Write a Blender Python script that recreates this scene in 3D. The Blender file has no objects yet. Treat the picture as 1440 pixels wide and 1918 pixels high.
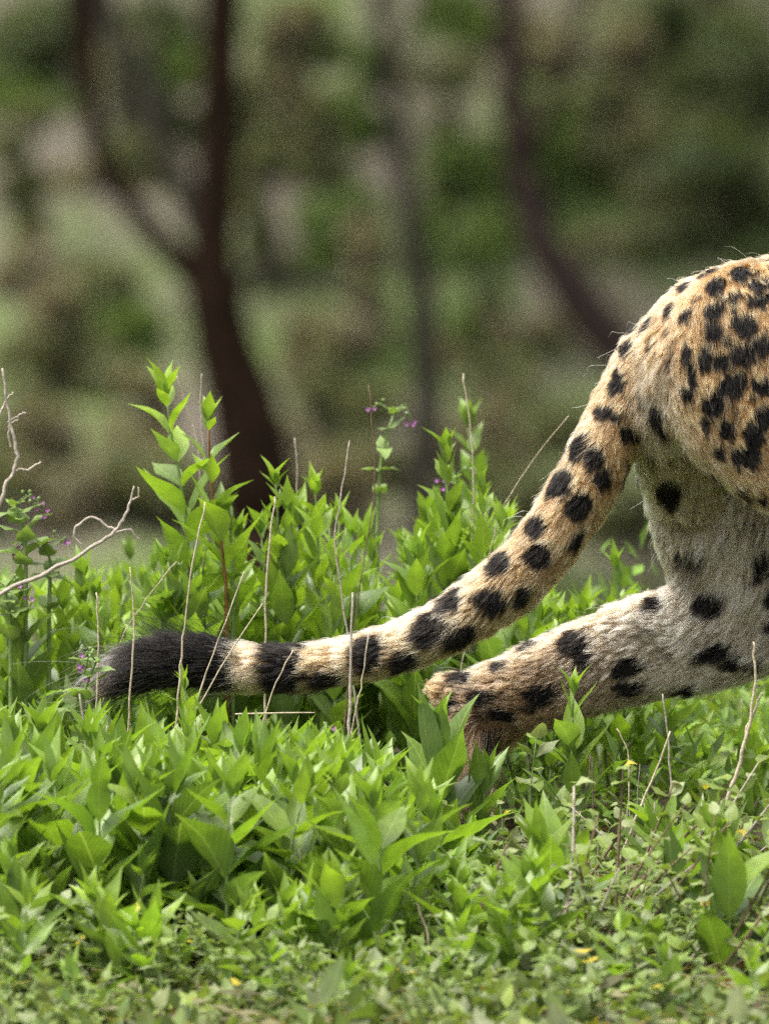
import bpy, bmesh, math, random
import numpy as np
from mathutils import Vector, Matrix
from mathutils.bvhtree import BVHTree
from mathutils.kdtree import KDTree

random.seed(7); rng = np.random.default_rng(7)
sc = bpy.context.scene
COL = sc.collection
R = math.radians

# ------------------------------------------------------------------ camera, light, exposure
PITCH = R(6.0); DIST = 15.0; FZ = 0.413; FPX = 24887.0          # focal length in photo pixels (1440 wide)
CAM = Vector((0, -DIST, FZ + DIST * math.tan(PITCH)))
cd = bpy.data.cameras.new('camera'); cam = bpy.data.objects.new('camera', cd); COL.objects.link(cam)
cam.location = CAM; cam.rotation_euler = (R(90) - PITCH, 0, 0)
cd.sensor_fit = 'HORIZONTAL'; cd.sensor_width = 36.0; cd.lens = 36.0 * FPX / 1440
cd.clip_start = 0.5; cd.clip_end = 3000
cd.dof.use_dof = True; cd.dof.focus_distance = 14.93; cd.dof.aperture_fstop = cd.lens / 62.0
sc.camera = cam

SUN_EL, SUN_AZ = R(68), R(-112)          # azimuth measured from +Y towards +X
w = bpy.data.worlds.new('World'); sc.world = w; w.use_nodes = True
nt = w.node_tree
sky = nt.nodes.new('ShaderNodeTexSky'); sky.sky_type = 'NISHITA'; sky.sun_disc = False
sky.sun_elevation = SUN_EL; sky.sun_rotation = SUN_AZ; sky.dust_density = 6.0; sky.air_density = 1.0; sky.ozone_density = 1.0
bg = nt.nodes['Background']; bg.inputs['Strength'].default_value = 0.15
hs = nt.nodes.new('ShaderNodeHueSaturation'); hs.inputs['Saturation'].default_value = 0.22      # thin even cloud: the sky's blue is washed out
nt.links.new(sky.outputs[0], hs.inputs['Color']); nt.links.new(hs.outputs[0], bg.inputs[0])
sd = bpy.data.lights.new('sun', 'SUN'); sd.energy = 1.5; sd.angle = R(30); sd.color = (1.0, 0.95, 0.87)
sun = bpy.data.objects.new('sun', sd); COL.objects.link(sun)
sdir = Vector((math.sin(SUN_AZ) * math.cos(SUN_EL), math.cos(SUN_AZ) * math.cos(SUN_EL), math.sin(SUN_EL)))
sun.rotation_euler = sdir.to_track_quat('Z', 'Y').to_euler(); sun.location = (0, 0, 20)
sc.view_settings.view_transform = 'Standard'; sc.view_settings.look = 'None'
sc.view_settings.exposure = 1.36; sc.view_settings.gamma = 1.0
sc.cycles.use_denoising = False
sc.cycles.max_bounces = 8; sc.cycles.transparent_max_bounces = 8

FWD = Vector((0, math.cos(PITCH), -math.sin(PITCH))); UP = Vector((0, math.sin(PITCH), math.cos(PITCH)))
def pix(x, y, Y):
    d = FWD + Vector((1, 0, 0)) * ((x - 720) / FPX) + UP * ((959 - y) / FPX)
    return CAM + d * ((Y - CAM.y) / d.y)
def to_px(p):
    v = Vector(p) - CAM; f = v.dot(FWD)
    return 720 + v.x / f * FPX, 959 - v.dot(UP) / f * FPX
def mpp(Y):                                                      # metres per photo pixel at depth Y
    return (Y + DIST) / math.cos(PITCH) / FPX

def smooth(a, b, t):
    t = np.clip((t - a) / (b - a), 0, 1); return t * t * (3 - 2 * t)
def ground_z(x, y):
    x = np.asarray(x, float); y = np.asarray(y, float)
    near = 0.012 * np.sin(x * 5.1 + 1) * np.cos(y * 4.3) + 0.008 * np.sin(x * 11 + y * 7)
    far = 0.10 * np.sin(x * 0.42 + 0.7) * np.cos(y * 0.31) + 0.05 * np.sin(x * 1.1 + y * 0.8)
    d = smooth(0.75, 7.0, y)
    d2 = smooth(4.0, 22, y); up = 4.6 * smooth(32, 52, y) + 0.05 * np.maximum(y - 50, 0)
    return near * (1 - d) + far * d - 1.2 * d - 2.3 * d2 + up
def gz(x, y): return float(ground_z(x, y))

# ------------------------------------------------------------------ helpers
def tag(o, label, cat, group=None, kind=None):
    if label: o['label'] = label
    if cat: o['category'] = cat
    if group: o['group'] = group
    if kind: o['kind'] = kind
    return o
def empty(name, loc):
    o = bpy.data.objects.new(name, None); o.empty_display_size = 0.02; o.location = loc; COL.objects.link(o); return o
def link(name, me, mat=None, parent=None):
    o = bpy.data.objects.new(name, me); COL.objects.link(o)
    if mat is not None and not me.materials: me.materials.append(mat)
    if parent is not None: o.parent = parent
    return o
def mesh(name, v, f, smooth_=True):
    me = bpy.data.meshes.new(name); me.from_pydata([tuple(p) for p in v], [], f); me.update()
    if smooth_: me.polygons.foreach_set('use_smooth', [True] * len(me.polygons))
    return me
def np_mesh(name, V, F, cols=None, uv=None, smooth_=True):       # V (n,3), F (m,k)
    me = bpy.data.meshes.new(name); m, k = F.shape
    me.vertices.add(len(V)); me.vertices.foreach_set('co', V.astype(np.float32).ravel())
    me.loops.add(m * k); me.loops.foreach_set('vertex_index', F.astype(np.int32).ravel())
    me.polygons.add(m); me.polygons.foreach_set('loop_start', np.arange(0, m * k, k, dtype=np.int32))
    me.update(calc_edges=True)
    if smooth_: me.polygons.foreach_set('use_smooth', np.ones(m, bool))
    if cols is not None:
        a = me.attributes.new('tint', 'FLOAT_COLOR', 'POINT')
        a.data.foreach_set('color', np.c_[cols, np.ones(len(cols))].astype(np.float32).ravel())
    if uv is not None:
        u = me.uv_layers.new(name='UVMap'); u.data.foreach_set('uv', uv[F.ravel()].astype(np.float32).ravel())
    me.validate(); return me
def tube(pts, rad, seg=6, cap=True, wob=0.0, seed=0):
    """closed tapered tube along a polyline: returns verts, faces"""
    rr = random.Random(seed)
    P = [Vector(p) for p in pts]; V = []; F = []
    ref = None
    for i, p in enumerate(P):
        t = (P[min(i + 1, len(P) - 1)] - P[max(i - 1, 0)]).normalized()
        if ref is None:
            ref = t.orthogonal().normalized()
        ref = (ref - t * ref.dot(t)).normalized(); b = t.cross(ref)
        for k in range(seg):
            a = 2 * math.pi * k / seg
            V.append(p + (ref * math.cos(a) + b * math.sin(a)) * rad[i] * (1 + wob * rr.uniform(-1, 1)))
    for i in range(len(P) - 1):
        for k in range(seg):
            F.append((i * seg + k, i * seg + (k + 1) % seg, (i + 1) * seg + (k + 1) % seg, (i + 1) * seg + k))
    if cap:
        F.append(tuple(reversed(range(seg)))); F.append(tuple(range((len(P) - 1) * seg, len(P) * seg)))
    return V, F
def resample(pts, n):
    """Catmull-Rom resample of rows (any width)"""
    A = np.array(pts, float); m = len(A); out = []
    for t in np.linspace(0, m - 1, n):
        i = min(int(t), m - 2); u = t - i
        p0, p1, p2, p3 = A[max(i - 1, 0)], A[i], A[i + 1], A[min(i + 2, m - 1)]
        out.append(0.5 * ((2 * p1) + (p2 - p0) * u + (2 * p0 - 5 * p1 + 4 * p2 - p3) * u * u + (3 * p1 - p0 - 3 * p2 + p3) * u ** 3))
    return np.array(out)
def join(parts):
    V = []; F = []
    for v, f in parts:
        n = len(V); V += list(v); F += [tuple(i + n for i in q) for q in f]
    return V, F
class SN:                                                        # cheap smooth vector noise made of sines
    def __init__(s, seed, n=7):
        r = np.random.default_rng(seed); s.k = r.normal(size=(n, 3)); s.k /= np.linalg.norm(s.k, axis=1)[:, None]
        s.k *= r.uniform(0.6, 1.6, (n, 1)); s.p = r.uniform(0, 6.28, n)
    def __call__(s, P, f): return np.sin(P @ s.k.T * f * 6.28 + s.p).sum(1) / math.sqrt(len(s.p))

# ------------------------------------------------------------------ materials
def new_mat(name):
    m = bpy.data.materials.new(name); m.use_nodes = True
    t = m.node_tree; b = t.nodes['Principled BSDF']; return m, t, b
def ramp(t, fac, stops):
    r = t.nodes.new('ShaderNodeValToRGB'); e = r.color_ramp.elements
    while len(e) < len(stops): e.new(0.5)
    for el, (p, c) in zip(e, stops): el.position = p; el.color = (*c, 1)
    t.links.new(fac, r.inputs[0]); return r.outputs[0]
def noise(t, vec, scale, detail=4, rough=0.55):
    n = t.nodes.new('ShaderNodeTexNoise'); n.inputs['Scale'].default_value = scale
    n.inputs['Detail'].default_value = detail; n.inputs['Roughness'].default_value = rough
    if vec is not None: t.links.new(vec, n.inputs['Vector'])
    return n.outputs[0]
def mixc(t, fac, a, b, mode='MIX'):
    m = t.nodes.new('ShaderNodeMix'); m.data_type = 'RGBA'; m.blend_type = mode
    for s, v in (('Factor', fac), ('A', a), ('B', b)):
        sk = [i for i in m.inputs if i.name == s and i.type == ('VALUE' if s == 'Factor' else 'RGBA')][0]
        if hasattr(v, 'links'): t.links.new(v, sk)
        elif s == 'Factor': sk.default_value = v
        else: sk.default_value = (*v, 1)
    return [o for o in m.outputs if o.type == 'RGBA'][0]
def math_(t, op, a, b=0.0):
    m = t.nodes.new('ShaderNodeMath'); m.operation = op
    for i, v in enumerate((a, b)):
        if hasattr(v, 'links'): t.links.new(v, m.inputs[i])
        else: m.inputs[i].default_value = v
    return m.outputs[0]

def leaf_material(name, per_object, under=(0.14, 0.20, 0.09), rough=0.42, trans=0.42, vein=0.5, spec=0.45):
    m, t, b = new_mat(name)
    if per_object:
        oi = t.nodes.new('ShaderNodeObjectInfo'); col = oi.outputs['Color']
    else:
        at = t.nodes.new('ShaderNodeAttribute'); at.attribute_name = 'tint'; col = at.outputs['Color']
    uv = t.nodes.new('ShaderNodeUVMap'); sx = t.nodes.new('ShaderNodeSeparateXYZ'); t.links.new(uv.outputs[0], sx.inputs[0])
    u = math_(t, 'ABSOLUTE', math_(t, 'SUBTRACT', sx.outputs[0], 0.5))
    # pinnate veins: a pale midrib and side veins running forward
    mid = math_(t, 'LESS_THAN', u, 0.022)
    ph = math_(t, 'SUBTRACT', math_(t, 'MULTIPLY', sx.outputs[1], 9.0), math_(t, 'MULTIPLY', u, 7.0))
    side = math_(t, 'GREATER_THAN', math_(t, 'SINE', math_(t, 'MULTIPLY', ph, 6.283)), 0.86)
    vn = math_(t, 'MULTIPLY', math_(t, 'MAXIMUM', mid, math_(t, 'MULTIPLY', side, 0.45)), vein)
    tc = t.nodes.new('ShaderNodeTexCoord')
    ge = t.nodes.new('ShaderNodeNewGeometry')
    nz = noise(t, ge.outputs['Position'], 60, 3)
    col = mixc(t, 0.55, col, ramp(t, nz, [(0.3, (0.55, 0.55, 0.5)), (0.7, (1.35, 1.3, 1.2))]), 'MULTIPLY')
    colv = mixc(t, vn, col, (0.30, 0.36, 0.14))
    back = mixc(t, 0.45, colv, under)
    fin = mixc(t, ge.outputs['Backfacing'], colv, back)
    t.links.new(fin, b.inputs['Base Color']); b.inputs['Roughness'].default_value = rough
    b.inputs['Specular IOR Level'].default_value = spec
    bp = t.nodes.new('ShaderNodeBump'); bp.inputs['Strength'].default_value = 0.25; bp.inputs['Distance'].default_value = 0.002
    t.links.new(math_(t, 'ADD', math_(t, 'MULTIPLY', vn, -1.0), nz), bp.inputs['Height']); t.links.new(bp.outputs[0], b.inputs['Normal'])
    tr = t.nodes.new('ShaderNodeBsdfTranslucent')
    t.links.new(mixc(t, 1.0, colv, (1.35, 1.45, 0.55), 'MULTIPLY'), tr.inputs['Color'])
    mx = t.nodes.new('ShaderNodeMixShader'); mx.inputs[0].default_value = trans
    t.links.new(b.outputs[0], mx.inputs[1]); t.links.new(tr.outputs[0], mx.inputs[2])
    t.links.new(mx.outputs[0], t.nodes['Material Output'].inputs['Surface'])
    return m
M = {}
M['leaf'] = leaf_material('herb_leaf', True, rough=0.37, spec=0.55)
M['cover'] = leaf_material('ground_leaf', False, under=(0.17, 0.21, 0.13), rough=0.5, trans=0.33, vein=0.3, spec=0.45)
M['downy'] = leaf_material('downy_leaf', True, under=(0.22, 0.26, 0.16), rough=0.52, trans=0.3, vein=0.6, spec=0.4)
M['far'] = leaf_material('far_leaf', False, rough=0.6, trans=0.4, vein=0.0, spec=0.2)
def plain(name, c1, c2, scale, rough=0.8, bump=0.3, obj_tint=False):
    m, t, b = new_mat(name); ge = t.nodes.new('ShaderNodeTexCoord')
    n = noise(t, ge.outputs['Object'], scale, 5, 0.65)
    c = ramp(t, n, [(0.3, c1), (0.7, c2)]); t.links.new(c, b.inputs['Base Color'])
    b.inputs['Roughness'].default_value = rough; b.inputs['Specular IOR Level'].default_value = 0.25
    bp = t.nodes.new('ShaderNodeBump'); bp.inputs['Strength'].default_value = bump; bp.inputs['Distance'].default_value = 0.01
    t.links.new(n, bp.inputs['Height']); t.links.new(bp.outputs[0], b.inputs['Normal']); return m
M['stem'] = plain('green_stem', (0.10, 0.17, 0.04), (0.20, 0.26, 0.09), 90, 0.5)
M['redstem'] = plain('red_stem', (0.10, 0.035, 0.012), (0.20, 0.10, 0.03), 60, 0.55)
M['dry'] = plain('dry_stalk', (0.28, 0.22, 0.14), (0.55, 0.47, 0.35), 140, 0.85)
M['twig'] = plain('grey_twig', (0.22, 0.18, 0.14), (0.46, 0.40, 0.34), 120, 0.85)
M['brown'] = plain('brown_stem', (0.07, 0.045, 0.025), (0.19, 0.13, 0.08), 110, 0.8)
M['bark'] = plain('dark_bark', (0.006, 0.0035, 0.0022), (0.021, 0.012, 0.0075), 14, 0.95, 0.8)
M['bark_grey'] = plain('grey_bark', (0.020, 0.018, 0.013), (0.062, 0.056, 0.044), 9, 0.95, 0.8)
M['bark_red'] = plain('reddish_bark', (0.018, 0.012, 0.011), (0.058, 0.040, 0.036), 12, 0.95, 0.8)
for _b in ('bark', 'bark_grey', 'bark_red'): M[_b].node_tree.nodes['Principled BSDF'].inputs['Specular IOR Level'].default_value = 0.05
M['flower'] = plain('purple_petal', (0.30, 0.09, 0.30), (0.48, 0.22, 0.46), 300, 0.6)
M['rock'] = plain('pale_rock', (0.22, 0.21, 0.19), (0.42, 0.40, 0.36), 6, 0.9)
M['eye'] = plain('amber_eye', (0.20, 0.09, 0.02), (0.26, 0.13, 0.03), 40, 0.1)
M['nose'] = plain('black_nose', (0.012, 0.010, 0.010), (0.02, 0.018, 0.016), 80, 0.4)

m, t, b = new_mat('ground_soil'); M['ground'] = m
ge = t.nodes.new('ShaderNodeNewGeometry'); pos = ge.outputs['Position']
mpn = t.nodes.new('ShaderNodeMapping'); mpn.inputs['Scale'].default_value = (1, 0.4, 0.6); t.links.new(pos, mpn.inputs['Vector']); posf = mpn.outputs[0]   # growth runs in streaks up the slope
litter = ramp(t, noise(t, pos, 35, 6, 0.7), [(0.3, (0.035, 0.026, 0.017)), (0.7, (0.13, 0.10, 0.065))])
grass = ramp(t, noise(t, posf, 3.1, 6, 0.7), [(0.3, (0.085, 0.115, 0.036)), (0.7, (0.13, 0.17, 0.060))])
dryg = ramp(t, noise(t, posf, 2.3, 5, 0.6), [(0.3, (0.105, 0.090, 0.070)), (0.7, (0.155, 0.135, 0.106))])
f1 = ramp(t, noise(t, posf, 1.1, 5, 0.65), [(0.42, (0, 0, 0)), (0.56, (1, 1, 1))])
farc = mixc(t, f1, dryg, grass)
sp = t.nodes.new('ShaderNodeSeparateXYZ'); t.links.new(pos, sp.inputs[0])
mr = t.nodes.new('ShaderNodeMapRange'); mr.inputs[1].default_value = 14.0; mr.inputs[2].default_value = 30.0; t.links.new(sp.outputs[1], mr.inputs[0])
t.links.new(mixc(t, mr.outputs[0], litter, farc), b.inputs['Base Color']); b.inputs['Roughness'].default_value = 0.95
b.inputs['Specular IOR Level'].default_value = 0.15
bp = t.nodes.new('ShaderNodeBump'); bp.inputs['Strength'].default_value = 0.6; bp.inputs['Distance'].default_value = 0.02
t.links.new(noise(t, pos, 60, 6, 0.7), bp.inputs['Height']); t.links.new(bp.outputs[0], b.inputs['Normal'])

# ------------------------------------------------------------------ ground sheet
def axis(lo, hi, fine_lo, fine_hi, step, grow):
    a = list(np.arange(fine_lo, fine_hi + 1e-6, step)); s = step
    while a[-1] < hi: s *= grow; a.append(a[-1] + s)
    s = step
    while a[0] > lo: s *= grow; a.insert(0, a[0] - s)
    return np.array(a)
gx = axis(-700, 700, -1.2, 1.2, 0.05, 1.12); gy = axis(-60, 1500, -2.5, 7.5, 0.06, 1.10)
X, Y = np.meshgrid(gx, gy); Z = ground_z(X, Y)
nx, ny = len(gx), len(gy)
ii = np.arange(nx * ny).reshape(ny, nx)
F = np.stack([ii[:-1, :-1], ii[:-1, 1:], ii[1:, 1:], ii[1:, :-1]], -1).reshape(-1, 4)
g = link('ground', np_mesh('ground', np.c_[X.ravel(), Y.ravel(), Z.ravel()], F), M['ground']); g['kind'] = 'structure'

# ------------------------------------------------------------------ background trees
def px_tube(rows, Y, n, seg=10, seed=0, wob=0.06):
    """rows of (x, y, width in photo pixels[, dY]) -> a tube standing at depth Y"""
    A = resample([r if len(r) == 4 else (*r, 0) for r in rows], n)
    pts = [pix(a[0], a[1], Y + a[3]) for a in A]; rad = [max(a[2], 4) / 2 * mpp(Y + a[3]) for a in A]
    return tube(pts, rad, seg, True, wob, seed)
def leaf_cloud(centers, radii, n, size, cols, seed, flat=0.8, shape=1.0):
    """n small pointed leaf quads spread through lumpy blobs"""
    r = np.random.default_rng(seed); k = r.integers(0, len(centers), n)
    C = np.array(centers, float)[k]; Rr = np.array(radii, float)[k]
    d = r.normal(size=(n, 3)); d /= np.linalg.norm(d, axis=1)[:, None]
    P = C + d * (Rr[:, None] * r.uniform(0.25, 1, (n, 1)) ** 0.6) * np.array([1, 1, flat])
    a = r.normal(size=(n, 3)); a /= np.linalg.norm(a, axis=1)[:, None]
    bb = np.cross(a, r.normal(size=(n, 3))); bb /= np.linalg.norm(bb, axis=1)[:, None]
    s = size * r.uniform(0.6, 1.4, (n, 1))
    V = np.stack([P - a * s, P + bb * s * 0.38 * shape, P + a * s, P - bb * s * 0.38 * shape], 1).reshape(-1, 3)
    Fq = np.arange(4 * n).reshape(n, 4)
    cc = np.array(cols, float)[r.integers(0, len(cols), n)] * r.uniform(0.7, 1.25, (n, 1))
    return V, Fq, np.repeat(cc, 4, 0)
def tree(name, label, Y, stems, bark, crown, seed, cat='tree'):
    """stems: the first is the trunk (runs down to the ground), the rest are limbs"""
    x0, y0 = stems[0][0][:2]; p = pix(x0, y0, Y); root = empty(name, (p.x, Y, gz(p.x, Y)))
    tag(root, label, cat)
    for i, rows in enumerate(stems):
        v, f = px_tube(rows, Y, 18, 12, seed + i)
        if i == 0:                                              # flare into the soil
            zb = gz(p.x, Y); r0 = rows[0][2] / 2 * mpp(Y)
            top = Vector(pix(x0, y0, Y))
            v2, f2 = tube([(top.x + 0.02, Y, zb - 0.15), (top.x + 0.012, Y, zb + 0.08), (top.x, Y, top.z + 0.02)], [r0 * 1.6, r0 * 1.25, r0], 12, True, 0.05, seed)
            if top.z > zb + 0.05: v, f = join([(v, f), (v2, f2)])
        o = link('trunk' if i == 0 else 'limb', mesh(name, [q - root.location for q in v], f), bark, root)
    if crown:
        cs, rs, n, size, cols = crown
        V, Fq, cc = leaf_cloud(cs, rs, n, size, cols, seed)
        o = link('crown', np_mesh('crown', V - np.array(root.location), Fq, cc, smooth_=False), M['far'], root); o['kind'] = 'stuff'
    return root
GR = [(0.055, 0.085, 0.022), (0.07, 0.11, 0.03), (0.045, 0.07, 0.02)]
def crown_at(px_x, Y, rad, n, seed, cols=GR):
    r = random.Random(seed); c = pix(px_x, 0, Y); cs = []; rs = []; z0, z1 = pix(px_x, -620, Y).z + .4, pix(px_x, -1500, Y).z + .3
    n = int(n * .5)
    for _ in range(26):
        a = r.uniform(0, 6.28); q = r.uniform(0, 1) ** 0.5 * rad
        cs.append((c.x + q * math.cos(a), Y + q * math.sin(a), r.uniform(z0, z1))); rs.append(r.uniform(0.4, 0.9))
    return cs, rs, n, 0.09, cols
tree('forked_tree', 'dark brown forked tree with two stems standing behind the herbs', 29,
     [[(500, 985, 165), (482, 880, 150), (462, 780, 140), (432, 690, 122), (408, 600, 112), (398, 530, 112), (398, 480, 92), (404, 400, 82), (408, 300, 78), (412, 150, 76), (416, 0, 74), (424, -200, 68), (440, -500, 60), (430, -900, 50), (450, -1500, 26)],
      [(392, 545, 60), (352, 505, 58), (300, 450, 46), (245, 385, 42), (200, 320, 42), (178, 255, 44), (168, 180, 46), (160, 100, 50), (150, 0, 56), (136, -150, 54), (110, -500, 46), (60, -1000, 34), (30, -1500, 16)],
      [(425, -20, 44), (448, -60, 40), (500, -160, 34), (600, -420, 26), (700, -900, 12)]],
     M['bark'], crown_at(330, 29, 3.2, 9000, 1), 11)
tree('slender_tree', 'slender grey trunk swaying upward to the right of the forked tree', 32,
     [[(792, 1000, 66), (794, 880, 60), (800, 760, 58), (800, 650, 56), (790, 540, 52), (772, 440, 50), (757, 350, 46), (745, 260, 40), (735, 180, 36), (722, 90, 34), (712, 0, 34), (700, -300, 30), (690, -800, 20), (720, -1300, 10)],
      [(738, 190, 22), (750, 120, 18), (790, 0, 16), (840, -200, 10)]],
     M['bark_grey'], crown_at(720, 32, 2.4, 5000, 2), 23)
tree('leaning_tree', 'reddish brown trunk leaning left above the cheetah rump', 34,
     [[(1360, 1000, 104), (1270, 820, 100), (1185, 690, 96), (1105, 590, 92), (1058, 520, 84), (1018, 460, 70), (990, 395, 60), (974, 320, 58), (966, 240, 56), (958, 150, 52), (952, 60, 52), (950, -40, 52), (940, -400, 44), (900, -900, 26), (930, -1300, 12)],
      [(976, 330, 30), (1010, 240, 26), (1070, 100, 22), (1120, -150, 14)]],
     M['bark_red'], crown_at(980, 34, 2.6, 6000, 3), 31)
tree('thin_tree', 'far thin dark trunk seen between the stems of the forked tree', 37,
     [[(420, 640, 46), (395, 520, 46), (362, 410, 46), (318, 300, 48), (276, 210, 50), (232, 110, 52), (198, 20, 52), (160, -150, 46), (120, -600, 30), (100, -1000, 14)],
      [(318, 300, 26), (300, 180, 22), (290, 60, 20), (300, -200, 10)]],
     M['bark_grey'], crown_at(200, 37, 2.2, 4000, 4), 41)
tree('dead_sapling', 'bare thin sapling leaning low beside the forked tree', 33,
     [[(430, 960, 36), (432, 760, 32), (440, 600, 30), (458, 500, 28), (500, 505, 26), (580, 530, 24), (660, 565, 20), (740, 610, 14), (800, 640, 8)]],
     M['bark_grey'], None, 51)
tree('shaded_tree', 'dark trunk deep in the shaded thicket behind the cheetah back', 40,
     [[(1330, 640, 80), (1326, 480, 76), (1318, 320, 72), (1322, 160, 70), (1334, 0, 66), (1350, -300, 56), (1330, -900, 26)]],
     M['bark_grey'], crown_at(1330, 40, 3.0, 9000, 6), 61)
# ------------------------------------------------------------------ background shrubs, rocks, grass
PAL = {'green': [(0.135, 0.19, 0.055), (0.155, 0.21, 0.07), (0.12, 0.17, 0.05)],
       'olive': [(0.175, 0.175, 0.105), (0.20, 0.195, 0.12), (0.155, 0.16, 0.092)],
       'dark': [(0.105, 0.122, 0.060), (0.115, 0.135, 0.068), (0.095, 0.11, 0.052)],
       'dry': [(0.25, 0.205, 0.165), (0.28, 0.23, 0.185), (0.21, 0.175, 0.145)],
       'pale': [(0.27, 0.255, 0.22), (0.235, 0.225, 0.19), (0.30, 0.28, 0.25)]}
SHL = {'green': 'fresh green bush', 'olive': 'dull olive bush', 'dark': 'deep green shaded bush', 'dry': 'dry brown bush', 'pale': 'pale grey-leaved bush'}
def shrub(x, y, Y, wpx, hpx, pal, seed, label, n=1500):
    r = random.Random(seed)
    for Yk in np.arange(20.0, 80.0, 0.3):                        # stand it where the slope rises to meet it
        q = pix(x, y + hpx * 0.45, Yk)
        if q.z < gz(q.x, Yk): break
    Y = min(float(Yk), 50) if pal != 'dark' else min(float(Yk), 47)
    s = mpp(Y); c = pix(x, y, Y); base = gz(c.x, Y)
    root = empty('bush', (c.x, Y, base)); tag(root, label, 'bush', 'bushes in the blurred thicket')
    W, H = wpx * s / 2, hpx * s / 2; cs = []; rs = []; tw = []
    for i in range(9):
        q = (r.uniform(-0.7, 0.7) * W, r.uniform(-0.5, 0.5) * W, r.uniform(-0.75, 0.75) * H)
        cs.append((q[0], q[1], c.z - base + q[2])); rs.append(min(W, H) * r.uniform(0.35, 0.65))
        e = Vector(cs[-1]); tw.append(tube([(r.uniform(-.05, .05), r.uniform(-.05, .05), -0.05), e * 0.55 + Vector((0, 0, 0.04)), e], [0.02, 0.014, 0.006], 5))
    V, Fq, cc = leaf_cloud(cs, rs, n, 0.05, PAL[pal], seed)
    o = link('foliage', np_mesh('foliage', V, Fq, cc, smooth_=False), M['far'], root); o['kind'] = 'stuff'
    v, f = join(tw); link('branchwork', mesh('branchwork', v, f), M['bark_grey'], root)
def near_tree(x):
    return ('left of the forked tree' if x < 140 else 'between the two forked stems' if x < 390 else 'right of the forked tree' if x < 570 else 'left of the slender grey trunk' if x < 760
            else 'between the slender and the leaning trunk' if x < 960 else 'right of the leaning trunk' if x < 1200 else 'behind the cheetah back')
SH = [(60, 210, 21, 150, 120, 'green'), (60, 110, 26, 260, 220, 'dark'), (300, 60, 25, 160, 220, 'dark'), (270, 330, 23, 110, 180, 'olive'),
      (590, 210, 22, 190, 120, 'green'), (540, 70, 27, 150, 130, 'olive'), (620, 110, 24, 170, 110, 'dark'), (860, 40, 24, 200, 110, 'green'),
      (640, 450, 21, 150, 170, 'green'), (560, 330, 24, 190, 120, 'olive'), (900, 330, 22, 220, 160, 'green'), (860, 470, 21, 220, 160, 'green'),
      (1080, 330, 24, 120, 220, 'green'), (1030, 90, 18, 170, 130, 'dry'), (1140, 130, 19, 150, 110, 'pale'), (830, 150, 21, 150, 120, 'pale'),
      (1240, 250, 18, 90, 80, 'pale'), (1370, 120, 22, 260, 300, 'dark'), (1380, 380, 20, 240, 300, 'dark'), (1230, 420, 21, 180, 200, 'olive'),
      (1250, 60, 25, 180, 180, 'dark'), (100, 360, 18, 190, 120, 'dry'), (60, 520, 16, 180, 190, 'dry'), (190, 560, 15.5, 150, 150, 'olive'),
      (130, 700, 15, 210, 170, 'olive'), (60, 830, 14.5, 210, 140, 'dry'), (260, 620, 17, 110, 160, 'green'), (620, 660, 16, 210, 130, 'dry'),
      (650, 780, 15, 200, 130, 'olive'), (900, 640, 17, 190, 130, 'dry'), (950, 750, 16, 190, 140, 'olive'), (1010, 640, 18, 140, 110, 'dry'),
      (1040, 830, 14.5, 170, 120, 'olive'), (1180, 320, 23, 130, 150, 'olive'), (870, 860, 14.5, 140, 120, 'dry'), (250, 860, 14.5, 190, 140, 'dry'),
      (590, 900, 14, 150, 100, 'olive'), (1000, 230, 24, 170, 120, 'olive'), (460, 250, 25, 130, 300, 'olive'), (1160, 480, 19, 140, 120, 'dry'),
      (40, 330, 0, 90, 420, 'olive'), (110, 620, 0, 90, 330, 'dry'), (230, 190, 0, 80, 330, 'pale'), (330, 190, 0, 90, 360, 'green'), (500, 420, 0, 90, 420, 'olive'), (530, 160, 0, 80, 330, 'dry'),
      (610, 330, 0, 90, 380, 'olive'), (680, 200, 0, 80, 300, 'green'), (680, 560, 0, 80, 340, 'dry'), (850, 250, 0, 90, 380, 'olive'), (900, 560, 0, 80, 340, 'green'), (1030, 330, 0, 80, 360, 'green'),
      (1120, 260, 0, 90, 380, 'olive'), (1180, 180, 0, 80, 300, 'dry'), (1290, 330, 0, 100, 420, 'olive'), (1400, 250, 0, 100, 420, 'dark'), (30, 760, 0, 90, 300, 'olive'), (280, 760, 0, 80, 300, 'dry'), (600, 760, 0, 80, 300, 'olive'), (960, 800, 0, 90, 300, 'dry'), (720, 120, 0, 46, 90, 'pale'),
      (110, 950, 0, 240, 150, 'dry'), (290, 930, 0, 220, 170, 'olive'), (620, 930, 0, 200, 170, 'dry'), (720, 900, 0, 160, 150, 'olive'), (1000, 930, 0, 220, 170, 'olive'), (1160, 990, 0, 200, 170, 'olive'), (-40, 930, 0, 200, 180, 'olive'), (560, 860, 0, 130, 200, 'dry'), (900, 950, 0, 160, 130, 'dark')]
for i, (x, y, Yd, wp, hp, pal) in enumerate(SH):
    shrub(x, y, Yd, wp, hp, pal, 100 + i, SHL[pal] + ' in the blurred thicket ' + near_tree(x))
def rock(x, y, Y, wpx, seed, label):
    r = np.random.default_rng(seed); bm = bmesh.new(); bmesh.ops.create_icosphere(bm, subdivisions=3, radius=1)
    nz = SN(seed); P = np.array([v.co for v in bm.verts]); d = 1 + 0.16 * nz(P, 0.35)
    c = pix(x, y, Y); s = wpx * mpp(Y) / 2
    for v, k in zip(bm.verts, d): v.co = Vector((v.co.x * k * s, v.co.y * k * s, v.co.z * k * s * 0.75))
    me = bpy.data.meshes.new('rock'); bm.to_mesh(me); bm.free()
    me.polygons.foreach_set('use_smooth', [True] * len(me.polygons))
    o = link('rock', me, M['rock']); z = gz(c.x, Y); o.location = (c.x, Y, z + s * 0.35); tag(o, label, 'rock')
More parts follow.
